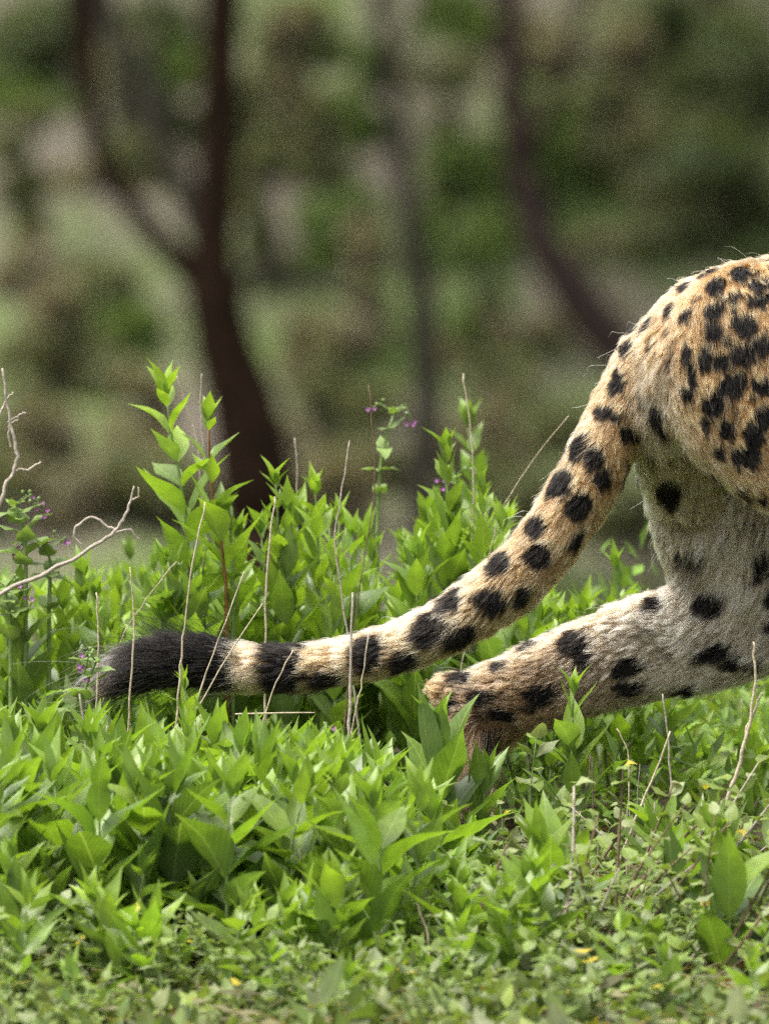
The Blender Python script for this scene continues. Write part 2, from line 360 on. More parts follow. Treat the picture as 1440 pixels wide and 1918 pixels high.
rock(262, 300, 44, 60, 5, 'pale rock lying in the grass behind the forked tree')
# grass over the far ground
n = 70000
gxr = rng.uniform(-1.4, 1.4, n); gyr = rng.uniform(2.2, 54, n); sel = SN(3)(np.c_[gxr, gyr, 0 * gxr], 0.22) + rng.normal(0, 0.5, n) > -0.3
gxr, gyr = gxr[sel] * (1 + gyr[sel] / 50), gyr[sel]; n = len(gxr); gzr = ground_z(gxr, gyr)
B = np.c_[gxr, gyr, gzr]; h = rng.uniform(0.08, 0.28, (n, 1)); ang = rng.uniform(0, 6.28, n); side = np.c_[np.cos(ang), np.sin(ang), 0 * ang] * 0.008
tip = B + np.c_[rng.normal(0, 0.05, n), rng.normal(0, 0.05, n), np.zeros(n)] + np.array([0, 0, 1]) * h
V = np.stack([B - side, B + side, tip], 1).reshape(-1, 3)
hue = (SN(9)(B * np.array([1, .5, 1]), 0.35) > -0.1)[:, None]
cc = np.where(hue, np.array([[0.075, 0.115, 0.028]]), np.array([[0.11, 0.095, 0.06]])) * rng.uniform(0.7, 1.3, (n, 1))
o = link('grass', np_mesh('far_grass', V, np.arange(3 * n).reshape(n, 3), np.repeat(cc, 3, 0), smooth_=False), M['far'])
tag(o, 'blurred green and straw grass on the slope behind', 'grass', kind='stuff')

# ------------------------------------------------------------------ the cheetah
# chains of (px x, px y, radius px, depth Y, flatten of depth); direction = the way the hair lies
CH = {
 'torso': [(2480, 640, 165, 0, .9), (2300, 700, 225, 0, .72), (2050, 720, 212, 0, .72), (1780, 700, 196, 0, .72), (1560, 672, 188, 0, .7), (1440, 660, 178, 0, .68), (1352, 662, 148, 0, .7), (1275, 668, 92, 0, .9)],
 'tail': [(1290, 640, 74, 0, 1), (1225, 672, 66, 0, 1), (1172, 742, 53, -.004, 1), (1140, 812, 57, -.006, 1), (1106, 892, 60, -.008, 1), (1062, 962, 59, -.01, 1), (1010, 1036, 58, -.01, 1), (940, 1102, 56, -.01, 1), (850, 1164, 51, -.01, 1), (740, 1214, 45, -.01, 1), (620, 1244, 41, -.01, 1), (500, 1252, 40, -.01, 1), (400, 1244, 41, -.01, 1), (318, 1240, 39, -.01, 1), (258, 1252, 30, -.01, 1), (222, 1266, 14, -.01, 1)],
 'near_leg': [(1400, 640, 150, -.050, .45), (1450, 712, 205, -.072, .36), (1560, 800, 205, -.085, .34), (1690, 930, 160, -.085, .42), (1790, 1040, 108, -.085, .5), (1790, 1150, 82, -.085, .7), (1740, 1290, 58, -.085, .8), (1700, 1400, 46, -.085, .9), (1760, 1510, 38, -.085, 1), (1830, 1590, 38, -.085, 1), (1890, 1625, 36, -.085, 1)],
 'far_leg': [(1420, 680, 150, .05, .5), (1402, 800, 182, .075, .36), (1404, 930, 192, .085, .33), (1430, 1040, 176, .09, .36), (1420, 1120, 138, .092, .42), (1330, 1180, 112, .092, .48), (1220, 1212, 100, .092, .55), (1110, 1248, 90, .092, .6), (1010, 1284, 82, .092, .6), (935, 1312, 74, .092, .62), (882, 1330, 60, .092, .75), (884, 1410, 52, .088, .85), (878, 1490, 42, .084, 1), (872, 1560, 40, .08, 1), (892, 1598, 42, .08, 1.1), (940, 1618, 36, .08, 1.1)],
  'ischium': [(1330, 640, 120, -.02, .7), (1290, 700, 98, -.03, .75), (1268, 770, 82, -.015, .85), (1266, 840, 78, .03, .75), (1290, 900, 84, .06, .6)],
 'heel': [(900, 1318, 46, .092, .8), (862, 1304, 44, .092, .8), (838, 1298, 36, .092, .85)],
 'neck': [(2820, 430, 96, 0, .9), (2720, 470, 104, 0, .9), (2600, 540, 118, 0, .9), (2450, 640, 165, 0, .85)],
 'head': [(2960, 500, 34, 0, 1), (2920, 492, 52, 0, 1), (2850, 455, 88, 0, .9), (2800, 430, 100, 0, .9)],
 'near_fore': [(2380, 780, 130, -.07, .5), (2340, 960, 88, -.08, .6), (2310, 1110, 60, -.08, .8), (2390, 1320, 44, -.08, 1), (2400, 1540, 36, -.08, 1), (2415, 1600, 40, -.08, 1.1), (2470, 1625, 36, -.08, 1.1)],
 'far_fore': [(2430, 780, 130, .07, .5), (2520, 930, 88, .08, .6), (2640, 1060, 58, .08, .8), (2790, 1250, 42, .08, 1), (2900, 1460, 34, .08, 1), (2930, 1560, 38, .08, 1.1), (2985, 1590, 34, .08, 1.1)],
 'near_ear': [(2775, 380, 30, -.04, .5), (2755, 345, 26, -.05, .5)], 'far_ear': [(2775, 380, 30, .04, .5), (2755, 345, 26, .05, .5)],
}
SP, SR, ST, SID, SU, SFL = [], [], [], [], [], []
V = []; F = []
ico = bmesh.new(); bmesh.ops.create_icosphere(ico, subdivisions=3, radius=1)
IV = np.array([v.co for v in ico.verts]); IF = np.array([[v.index for v in f.verts] for f in ico.faces]); ico.free()
names = list(CH)
for ci, nm in enumerate(names):
    rows = CH[nm]; A = resample(rows, max(4, len(rows) * 6))
    P = np.array([pix(a[0], a[1], a[3]) for a in A]); T = np.gradient(P, axis=0); T /= np.linalg.norm(T, axis=1)[:, None]
    for i, a in enumerate(A):
        r = a[2] * mpp(0)
        V.append(P[i] + IV * np.array([r, r * a[4], r])); F.append(IF + len(IV) * (len(V) - 1))
        SP.append(P[i]); SR.append(r); ST.append(T[i]); SID.append(ci); SU.append(i / (len(A) - 1)); SFL.append(a[4])
SP, SR, ST, SID, SU, SFL = map(np.array, (SP, SR, ST, SID, SU, SFL))
tmp = link('tmp', np_mesh('tmp', np.concatenate(V), np.concatenate(F)))
md = tmp.modifiers.new('r', 'REMESH'); md.mode = 'VOXEL'; md.voxel_size = 0.006
ms = tmp.modifiers.new('s', 'SMOOTH'); ms.factor = 0.5; ms.iterations = 18
dg = bpy.context.evaluated_depsgraph_get()
body_me = bpy.data.meshes.new_from_object(tmp.evaluated_get(dg)); body_me.name = 'body'
bpy.data.objects.remove(tmp)
for a in list(body_me.attributes):
    if a.name == 'tint': body_me.attributes.remove(a)
body_me.polygons.foreach_set('use_smooth', np.ones(len(body_me.polygons), bool))
BV = np.empty(len(body_me.vertices) * 3); body_me.vertices.foreach_get('co', BV); BV = BV.reshape(-1, 3)
BN = np.empty(len(body_me.vertices) * 3); body_me.vertex_normals.foreach_get('vector', BN); BN = BN.reshape(-1, 3)
body_me.calc_loop_triangles()
TRI = np.empty(len(body_me.loop_triangles) * 3, np.int32); body_me.loop_triangles.foreach_get('vertices', TRI); TRI = TRI.reshape(-1, 3)
bvh = BVHTree.FromPolygons([Vector(v) for v in BV], [tuple(t) for t in TRI])

# coat marks seen in the photograph: (x, y, rx, ry, turn in degrees, strength)
SPOTS = [(1384,508,14,13,0,1),(1340,531,17,14,-20,1),(1292,535,16,13,-20,1),(1409,508,11,4,-10,1),(1424,526,22,10,-10,1),(1369,550,20,6,-14,1),(1422,556,24,11,-10,1),(1338,574,18,12,0,1),(1371,571,7,8,0,1),
 (1259,575,18,8,-40,1),(1219,600,19,8,-36,1),(1286,581,13,7,-15,1),(1303,557,9,4,-10,.8),(1392,600,24,17,10,1),(1332,611,15,17,0,1),(1359,625,7,6,0,1),(1253,614,8,6,-20,.8),(1428,639,16,16,0,1),(1388,656,20,20,0,1),
 (1319,664,13,23,8,1),(1351,669,14,14,0,1),(1284,652,8,18,0,1),(1180,648,15,9,-45,1),(1196,612,13,9,-45,1),(1257,646,8,18,15,.7),(1294,696,7,20,-5,1),(1369,718,24,18,0,1),(1386,702,11,11,0,1),(1334,748,19,21,15,1),
 (1430,714,22,17,0,1),(1286,727,11,14,0,1),(1409,746,6,9,20,.9),(1432,777,20,17,0,1),(1359,798,14,17,0,1),(1321,785,9,10,0,1),(1409,808,18,20,-20,1),(1376,771,6,9,0,.9),(1403,846,15,20,0,1),(1380,850,12,10,0,1),
 (1340,838,11,13,0,1),(1157,710,14,20,15,1),(1205,731,8,14,-15,.9),(1238,773,12,27,-15,1),(1140,768,26,13,10,1),(1177,804,16,15,0,1),(1250,675,9,12,0,.8),(1223,637,8,8,0,.8),(1252,846,10,12,0,.7),
 (1251,919,21,25,10,1),(1299,1040,21,19,30,.9),(1332,1126,29,20,8,1),(1233,1129,16,15,20,1),(1346,1217,28,18,-10,1),(1387,1234,22,13,-15,1),(1429,1236,16,12,-20,1),(1183,1248,28,15,-12,1),(1191,1289,22,12,0,1),
 (1291,1289,27,10,-14,1),(1429,1043,13,28,0,1),(1260,1220,14,11,0,.6),(1210,1050,7,15,-20,.9),(1227,1078,12,10,20,.9),(1222,1184,9,8,0,.6),(1338,1176,11,11,0,.55),(1404,977,14,10,0,.4),(1387,919,19,8,20,.9),(1423,928,11,9,0,1),
 (1222,858,9,14,0,.8),(1180,1326,18,7,-10,1),(1117,852,14,20,15,1),(1130,891,14,18,20,1),(1172,876,8,12,10,.8),(1088,830,19,18,20,1),(1053,898,25,22,35,1),(1086,942,22,27,10,1),(1006,978,22,17,30,1),(1001,950,12,9,-30,1),
 (1013,1036,21,20,0,1),(1083,1004,13,16,20,1),(942,1047,22,19,30,1),(984,1112,17,18,0,1),(1062,1060,8,9,0,.9),(925,1118,26,25,0,1),(857,1118,19,21,25,1),(815,1172,27,32,15,1),(871,1188,25,17,-20,1),(767,1240,25,20,-10,1),
 (1080,1200,26,24,10,1),(1100,1232,16,16,0,1),(1052,1176,20,8,-25,1),(998,1209,18,8,-20,1),(944,1248,20,10,-8,1),(874,1268,21,11,-10,1),(939,1228,11,5,-20,.9),(1022,1299,26,18,-8,1),(913,1309,24,15,0,1),(922,1340,17,9,10,.85),
 (925,1374,19,9,0,1),(961,1386,18,11,5,1),(854,1323,10,9,0,1),(869,1380,8,10,0,1),(1012,1369,13,8,0,1),(1097,1320,6,8,0,.8),(698,1219,28,34,10,1),(625,1272,27,17,-5,1),(541,1240,30,26,0,1),(545,1285,28,22,0,1),(538,1210,26,18,0,1),
 (660,1178,16,6,-10,.7),(600,1195,14,5,0,.5),(880,1470,14,12,0,.8),(870,1545,12,12,0,.9),(920,1610,16,10,0,.9),(890,1585,10,8,0,.8)]
sc_, se1, se2, sn_, sa, sb, sst = [], [], [], [], [], [], []
for (x, y, rx, ry, an, st) in SPOTS:
    d = (pix(x, y, 0) - CAM).normalized(); hit = bvh.ray_cast(CAM, d)
    if hit[0] is None:
        loc, nor, _, _ = bvh.find_nearest(pix(x, y, 0))
    else: loc, nor = hit[0], hit[1]
    c, s = math.cos(R(an)), math.sin(R(an)); ax = Vector((c, 0, -s)); 
    e1 = (ax - nor * ax.dot(nor)); e1 = e1.normalized() if e1.length > 0.05 else Vector((1, 0, 0)); e2 = nor.cross(e1).normalized()
    fo = max(0.45, abs(nor.dot(-d)))                              # a mark seen edge-on is longer round the body than it looks
    sc_.append(loc); se1.append(e1); se2.append(e2); sn_.append(nor)
    kk = 1.2 if (x > 1190 and y < 860) else 1.13
    sa.append(rx * mpp(0) * kk); sb.append(ry * mpp(0) * kk / (fo if ry < 30 else 1) ** 0.5); sst.append(st)
# marks on the flanks the photograph does not show
tris_c = BV[TRI].mean(1); area = np.linalg.norm(np.cross(BV[TRI[:, 1]] - BV[TRI[:, 0]], BV[TRI[:, 2]] - BV[TRI[:, 0]]), axis=1) / 2
pickt = rng.choice(len(TRI), 9000, p=area / area.sum()); got = [np.array(p) for p in sc_]
G = np.array(got)
for k in pickt:
    p = tris_c[k]; nrm = BN[TRI[k, 0]]; u, v = to_px(p)
    if u < 1450 and nrm[1] < 0.25: continue
    if u < 600: continue
    if u > 2790: continue
    if ((G - p) ** 2).sum(1).min() < 0.027 ** 2: continue
    nor = Vector(nrm); e1 = (Vector((1, 0, 0)) - nor * nor.x); e1 = e1.normalized() if e1.length > 0.05 else Vector((0, 0, 1))
    sc_.append(Vector(p)); se1.append(e1); se2.append(nor.cross(e1)); sn_.append(nor); rr = rng.uniform(0.008, 0.0125)
    sa.append(rr * rng.uniform(0.9, 1.3)); sb.append(rr * rng.uniform(0.75, 1.05)); sst.append(1.0); G = np.vstack([G, p])
sc_, se1, se2, sn_, sa, sb, sst = (np.array(a, float) for a in (sc_, se1, se2, sn_, sa, sb, sst))
spot_kd = KDTree(len(sc_))
for i, p in enumerate(sc_): spot_kd.insert(p, i)
spot_kd.balance()
nzA, nzB, nzC, nzD = SN(21), SN(22), SN(23), SN(24)
def field(P):
    """nearest chain, its parameter and the lie of the hair at surface points P"""
    n = len(P); cid = np.empty(n, int); par = np.empty(n); flow = np.empty((n, 3))
    for s in range(0, n, 4000):
        p = P[s:s + 4000]; D = p[:, None, :] - SP[None]
        D[:, :, 1] /= np.maximum(SFL, 0.3)[None]
        d = np.sqrt((D ** 2).sum(2)) - SR[None]; k = d.argmin(1)
        cid[s:s + 4000] = SID[k]; par[s:s + 4000] = SU[k]
        wgt = np.exp(-(d - d.min(1)[:, None]) / 0.012); fl = (wgt[:, :, None] * ST[None]).sum(1)
        flow[s:s + 4000] = fl / (np.linalg.norm(fl, axis=1)[:, None] + 1e-9)
    return cid, par, flow
def lerp(a, b, t): return a + (b - a) * np.asarray(t)[:, None]
ID = {n_: i for i, n_ in enumerate(names)}
GOLD = np.array([0.54, 0.33, 0.15]); CREAM = np.array([0.66, 0.49, 0.29]); WHITE = np.array([0.60, 0.52, 0.395]); TAN = np.array([0.26, 0.165, 0.09]); BLACK = np.array([0.006, 0.005, 0.0045])
def coat(P, N, cid, par):
    n = len(P); v = P - np.array(CAM); f = v @ np.array(FWD); u = 720 + v[:, 0] / f * FPX; w_ = 959 - (v @ np.array(UP)) / f * FPX
    c = np.tile(GOLD, (n, 1)); nz = nzA(P, 14); nz2 = nzB(P, 45)
    belly = smooth(0.15, -0.75, N[:, 2])
    c = lerp(c, CREAM, np.clip(belly * 0.9, 0, 1))
    is_ = lambda nm: (cid == ID[nm])
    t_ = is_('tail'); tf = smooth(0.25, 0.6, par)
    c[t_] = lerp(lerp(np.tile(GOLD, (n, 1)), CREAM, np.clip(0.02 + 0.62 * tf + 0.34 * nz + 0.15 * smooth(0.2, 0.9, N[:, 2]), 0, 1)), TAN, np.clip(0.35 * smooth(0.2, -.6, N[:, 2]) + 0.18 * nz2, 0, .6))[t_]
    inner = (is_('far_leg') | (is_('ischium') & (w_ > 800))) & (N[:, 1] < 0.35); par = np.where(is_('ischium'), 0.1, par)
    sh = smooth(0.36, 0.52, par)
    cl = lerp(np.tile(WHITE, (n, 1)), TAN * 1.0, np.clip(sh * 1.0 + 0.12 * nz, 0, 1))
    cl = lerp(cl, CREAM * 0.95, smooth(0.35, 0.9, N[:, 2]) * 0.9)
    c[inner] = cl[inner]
    hl = is_('heel'); c[hl] = lerp(np.tile(TAN * 1.1, (n, 1)), np.array([0.42, 0.27, 0.13]), smooth(0.3, 1, par))[hl]
    # greyish wool between tail root and thigh
    g = np.exp(-(((u - 1228) / 40) ** 2 + ((w_ - 745) / 95) ** 2)) * (N[:, 1] < 0.3) * (u < 1500)
    c = lerp(c, np.array([0.36, 0.29, 0.20]), np.clip(g * 1.1 + 0.25 * g * nz2, 0, 0.92))
    c *= (1 + 0.16 * nz + 0.10 * nz2)[:, None].clip(0.6, 1.35)
    # marks
    jit = np.c_[nzA(P, 60), nzB(P, 60), nzC(P, 60)] * 0.0016
    dark = np.zeros(n)
    for i, p in enumerate(P + jit):
        for (_, k, dd) in spot_kd.find_n(p, 4):
            if dd > 0.05: break
            d = p - sc_[k]; q = (d @ se1[k] / sa[k]) ** 2 + (d @ se2[k] / sb[k]) ** 2 + (d @ sn_[k] / (1.4 * max(sa[k], sb[k]))) ** 2
            if q < 1.5:
                dark[i] = max(dark[i], sst[k] * min(1.0, max(0.0, (1.32 - q) / 0.55)))
    # tail rings: black brush with a worn grey tip
    uu = u + 10 * nz2 + 7 * nz
    ring = t_ & (u < 700)
    rb = np.where(uu < 452, 1.0, 0) * smooth(205, 285, uu + 10 * nz)
    rb = np.maximum(rb, smooth(500, 512, uu) * smooth(580, 566, uu))
    dark = np.where(ring, np.maximum(dark, rb), dark)
    grey = ring & (u < 300); c[grey] = lerp(np.tile(np.array([0.22, 0.20, 0.18]), (n, 1)), np.array([0.07, 0.05, 0.035]), smooth(1240, 1275, w_))[grey]
    hd = is_('head') & (par < 0.1); dark[hd] = 1
    return lerp(c, BLACK, dark), u, w_, dark
cid, par, _ = field(BV)
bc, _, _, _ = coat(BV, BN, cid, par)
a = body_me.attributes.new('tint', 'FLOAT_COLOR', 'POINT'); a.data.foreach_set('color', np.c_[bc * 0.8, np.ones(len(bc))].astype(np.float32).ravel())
m, t, b = new_mat('skin_coat'); at = t.nodes.new('ShaderNodeAttribute'); at.attribute_name = 'tint'
tcn = t.nodes.new('ShaderNodeTexCoord'); fine = ramp(t, noise(t, tcn.outputs['Object'], 400, 3), [(0.3, (0.7, 0.7, 0.7)), (0.7, (1.1, 1.1, 1.1))])
t.links.new(mixc(t, 1.0, at.outputs['Color'], fine, 'MULTIPLY'), b.inputs['Base Color']); b.inputs['Roughness'].default_value = 0.9; b.inputs['Specular IOR Level'].default_value = 0.1
cheetah = empty('cheetah', (pix(1500, 1640, 0).x, 0, 0))
tag(cheetah, 'spotted golden cheetah running away with its ringed tail trailing through the herbs', 'cheetah')
body = link('body', body_me, m, cheetah); body.matrix_parent_inverse = Matrix.Translation(-Vector(cheetah.location))

# fur: strands grown from the surface
def grow(count, weights, seed, width, stray=0.0):
    r = np.random.default_rng(seed); k = r.choice(len(TRI), count, p=weights / weights.sum())
    b1, b2 = r.random(count), r.random(count); fl = b1 + b2 > 1; b1[fl], b2[fl] = 1 - b1[fl], 1 - b2[fl]
    tri = TRI[k]; P = BV[tri[:, 0]] + (BV[tri[:, 1]] - BV[tri[:, 0]]) * b1[:, None] + (BV[tri[:, 2]] - BV[tri[:, 0]]) * b2[:, None]
    N = BN[tri[:, 0]] * (1 - b1 - b2)[:, None] + BN[tri[:, 1]] * b1[:, None] + BN[tri[:, 2]] * b2[:, None]; N /= np.linalg.norm(N, axis=1)[:, None]
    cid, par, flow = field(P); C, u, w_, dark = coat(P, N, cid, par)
    tail = cid == ID['tail']; far = cid == ID['far_leg']; near = cid == ID['near_leg']
    flow = flow + np.c_[nzA(P, 5), 0 * u, nzB(P, 5)] * 0.28 + np.c_[nzC(P, 22), nzD(P, 22), nzA(P, 23)] * 0.16
    flow[near & (u < 1460)] += np.array([-0.25, 0, -0.75])        # the rump hair falls backward and down
    flow[far & (par < 0.36)] = flow[far & (par < 0.36)] * 0.6 + np.array([-0.35, 0, -0.25])
    fr = far & (u > 880) & (u < 985) & (w_ > 1355) & (w_ < 1430); flow[fr] = flow[fr] * .15 + np.array([-.12, 0, -1.0])
    flow -= N * (flow * N).sum(1)[:, None]; flow /= np.linalg.norm(flow, axis=1)[:, None] + 1e-9
    L = np.full(count, 0.0145)
    L[tail] = 0.013 + 0.007 * smooth(0.3, 0.6, par[tail]) + 0.030 * smooth(0.74, 0.97, par[tail])
    L[far & (par < 0.36)] = 0.021; L[far & (par >= 0.36)] = 0.016
    woolly = np.exp(-(((u - 1230) / 50) ** 2 + ((w_ - 770) / 110) ** 2)); L *= 1 + 0.7 * woolly * (u < 1460)
    L[fr] = 0.034
    L *= r.uniform(0.65, 1.25, count) * (1 + 0.15 * nzD(P, 12))
    lift = r.uniform(0.22, 0.55, count) + 0.14 * nzC(P, 35) + 0.35 * woolly + 0.25 * tail * smooth(0.8, 1, par)
    # clumps: strands lean to a shared lock
    ng = count // 36; gi = r.choice(count, ng, replace=False); kd = KDTree(ng)
    for j, g_ in enumerate(gi): kd.insert(P[g_], j)
    kd.balance(); near_g = np.array([gi[kd.find(p)[1]] for p in P])
    def curve(P, N, flow, L, lift, s):
        return P + L[:, None] * (flow * (s * (1 - 0.12 * s)) + N * (lift * s * (1.15 - 0.75 * s))[:, None])
    if stray:
        L *= r.uniform(1.2, 2.3, count); lift += r.uniform(0.1, 0.7, count); C = np.where(dark[:, None] > .5, C, C * .5 + np.array([.42, .36, .27]) * .6)
    S = [0, 0.25, 0.55, 0.8, 1.0]; pts = []
    jn = r.normal(0, 1, (count, 3)) * 0.16
    cl = (1 - stray) * r.uniform(0.3, 0.95, count) * (0.85 + 0.35 * nzB(P, 9)).clip(0.3, 1.05)
    lockL = np.ones(count); lockL[gi] = r.uniform(0.8, 1.5, ng); lift[gi] = lift[gi] + r.normal(0, 0.10, ng)
    flow[gi] += np.cross(N[gi], flow[gi]) * r.normal(0, 0.22, ng)[:, None]
    lockC = np.ones(count); lockC[gi] = r.uniform(0.50, 1.30, ng)
    Lg = L[near_g] * lockL[near_g]
    for s in S:
        own = curve(P, N, flow + jn, L, lift, s)
        lock = curve(P[near_g], N[near_g], flow[near_g], Lg, lift[near_g], s)
        pts.append(own + (lock - own) * (cl * s ** 1.3)[:, None])
    pts = np.stack(pts, 1)
    if stray: pts[:, 1:] += np.cumsum(r.normal(0, .0022, (count, 4, 3)), 1)
    C = C * r.uniform(0.6, 1.35, (count, 1)) * lockC[near_g][:, None]
    sat = r.normal(0, 0.12, count); C = C * np.c_[1 + 0 * sat, 1 + sat * .4, 1 + sat]
    straw = r.random(count) < 0.03; C[straw & (dark < .5)] = C[straw & (dark < .5)] * 1.2 + 0.04
    rad = np.tile(np.array([1.0, 0.95, 0.8, 0.55, 0.12]), (count, 1)) * width * r.uniform(0.7, 1.2, (count, 1))
    return pts, C, rad
tu = 720 + (tris_c[:, 0]) / (tris_c[:, 1] + DIST) * FPX * math.cos(PITCH)
vis = tu < 1500; facing = BN[TRI[:, 0]][:, 1] < 0.45
wt1 = area * vis * np.where(facing, 1.0, 0.30); wt2 = area * (~vis)
p1, c1, r1 = grow(250000, wt1, 5, 0.00025); p2, c2, r2 = grow(60000, wt2, 6, 0.0006)
p3, c3, r3 = grow(620, wt1 * (tu > 800), 8, 0.00018, 1.0)
p4, c4, r4 = grow(600, wt1 * (tu < 455), 9, 0.00020, .999); c4 = c4 * .2
PT = np.concatenate([p1, p2, p3, p4]); CC = np.concatenate([c1, c2, c3, c4]); RD = np.concatenate([r1, r2, r3, r4])
hc = bpy.data.hair_curves.new('fur'); hc.add_curves([5] * len(PT))
hc.attributes['position'].data.foreach_set('vector', PT.astype(np.float32).ravel()) if 'position' in hc.attributes else None
ra = hc.attributes.get('radius') or hc.attributes.new('radius', 'FLOAT', 'POINT'); ra.data.foreach_set('value', RD.astype(np.float32).ravel())
ca = hc.attributes.new('tint', 'FLOAT_COLOR', 'CURVE'); ca.data.foreach_set('color', np.c_[CC, np.ones(len(CC))].astype(np.float32).ravel())
m, t, b = new_mat('fur_strand'); at = t.nodes.new('ShaderNodeAttribute'); at.attribute_name = 'tint'
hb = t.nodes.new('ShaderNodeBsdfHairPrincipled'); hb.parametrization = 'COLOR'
hi = t.nodes.new('ShaderNodeHairInfo')
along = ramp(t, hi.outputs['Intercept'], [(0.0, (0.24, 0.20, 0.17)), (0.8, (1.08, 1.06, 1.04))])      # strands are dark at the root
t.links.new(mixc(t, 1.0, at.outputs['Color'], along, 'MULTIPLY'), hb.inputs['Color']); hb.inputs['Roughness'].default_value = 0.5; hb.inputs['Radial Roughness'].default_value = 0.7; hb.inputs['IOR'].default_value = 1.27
t.links.new(hb.outputs[0], t.nodes['Material Output'].inputs['Surface'])
hc.materials.append(m)
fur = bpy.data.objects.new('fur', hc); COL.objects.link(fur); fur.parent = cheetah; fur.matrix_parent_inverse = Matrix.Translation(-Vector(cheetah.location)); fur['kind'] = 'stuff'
def ball(name, x, y, rpx, Y, mat):
    bm = bmesh.new(); bmesh.ops.create_icosphere(bm, subdivisions=2, radius=rpx * mpp(0)); me = bpy.data.meshes.new(name); bm.to_mesh(me); bm.free()
    o = link(name, me, mat, cheetah); o.location = pix(x, y, Y) - Vector(cheetah.location)
ball('eye', 2872, 425, 13, -0.040, M['eye']); ball('eye', 2872, 425, 13, 0.040, M['eye']); ball('nose', 2992, 492, 15, 0, M['nose'])

# ------------------------------------------------------------------ leaves
def leaf_mesh(name, width, curl, fold, nl=6, tip=1.0, wav=0.0, twist=0.0, seed=0):
    """one blade along +Y (length 1), face up +Z: pointed, folded on its midrib, bent along its length"""
    r = random.Random(seed); V = []; UV = []; F = []
    for i in range(nl + 1):
        s = i / nl; wd = width * 0.55 * (math.sin(math.pi * min(1, s ** 0.74)) ** (tip * 1.15)) * (1 - 0.2 * s) + 0.012 * (1 - s)
        y = s - 0.10 * curl * s * s; z = -curl * 0.35 * s * s + 0.02 * math.sin(6 * s + seed); tw = twist * s
        for k in (-1, 0, 1):
            zz = z + abs(k) * fold * wd + wav * wd * math.sin(9 * s + k * 1.7 + seed) * abs(k)
            x = k * wd; V.append((x * math.cos(tw) - (zz - z) * math.sin(tw), y, z + (zz - z) * math.cos(tw) + x * math.sin(tw))); UV.append((0.5 + 0.5 * k * (wd / (width * 0.5 + 1e-6)), s))
    for i in range(nl):
        for k in range(2):
            a_ = i * 3 + k; F.append((a_, a_ + 1, a_ + 4, a_ + 3))
    return np.array(V), np.array(F), np.array(UV)
LANCE = [leaf_mesh('l', 0.30 + 0.045 * (i % 3), [0.15, 0.5, 0.9, -0.15, 0.3, 0.65][i], 0.35 + 0.1 * (i % 2), 6, 1.15, 0.12, [-.4, .3, .1, -.2, .5, 0][i], i) for i in range(6)]
ROUND = [leaf_mesh('r', 0.60 + 0.06 * (i % 3), [0.5, 0.9, 1.3, 0.2][i], [.3, -.25, .2, -.2][i], 5, 0.75, 0.22, [.2, -.3, .1, 0][i], 10 + i) for i in range(4)]
LM = [np_mesh('lance_leaf', *[LANCE[i][0], LANCE[i][1]], uv=LANCE[i][2]) for i in range(6)]
RM = [np_mesh('round_leaf', *[ROUND[i][0], ROUND[i][1]], uv=ROUND[i][2]) for i in range(4)]
for me in LM: me.materials.append(M['leaf'])
for me in RM: me.materials.append(M['downy'])
def frame(d, up):
    y = d.normalized(); z = up - y * up.dot(y)
    z = z.normalized() if z.length > 1e-4 else y.orthogonal().normalized()
    x = y.cross(z); return Matrix((x, y, z)).transposed()
YOUNG = np.array([0.25, 0.37, 0.036]); MIDG = np.array([0.138, 0.240, 0.028]); OLDG = np.array([0.085, 0.15, 0.022]); BLUISH = np.array([0.10, 0.165, 0.065]); YEL = np.array([0.50, 0.40, 0.035])
def add_leaf(root, meshes, p, d, up, L, colr, name='leaf', wide=1.0, r=random):
    o = bpy.data.objects.new(name, r.choice(meshes)); COL.objects.link(o); o.parent = root
    m3 = frame(d, up) @ Matrix.Diagonal((L * wide, L, L)); m4 = m3.to_4x4(); m4.translation = p; o.matrix_basis = m4
    o.color = (*[float(c) for c in colr], 1); return o
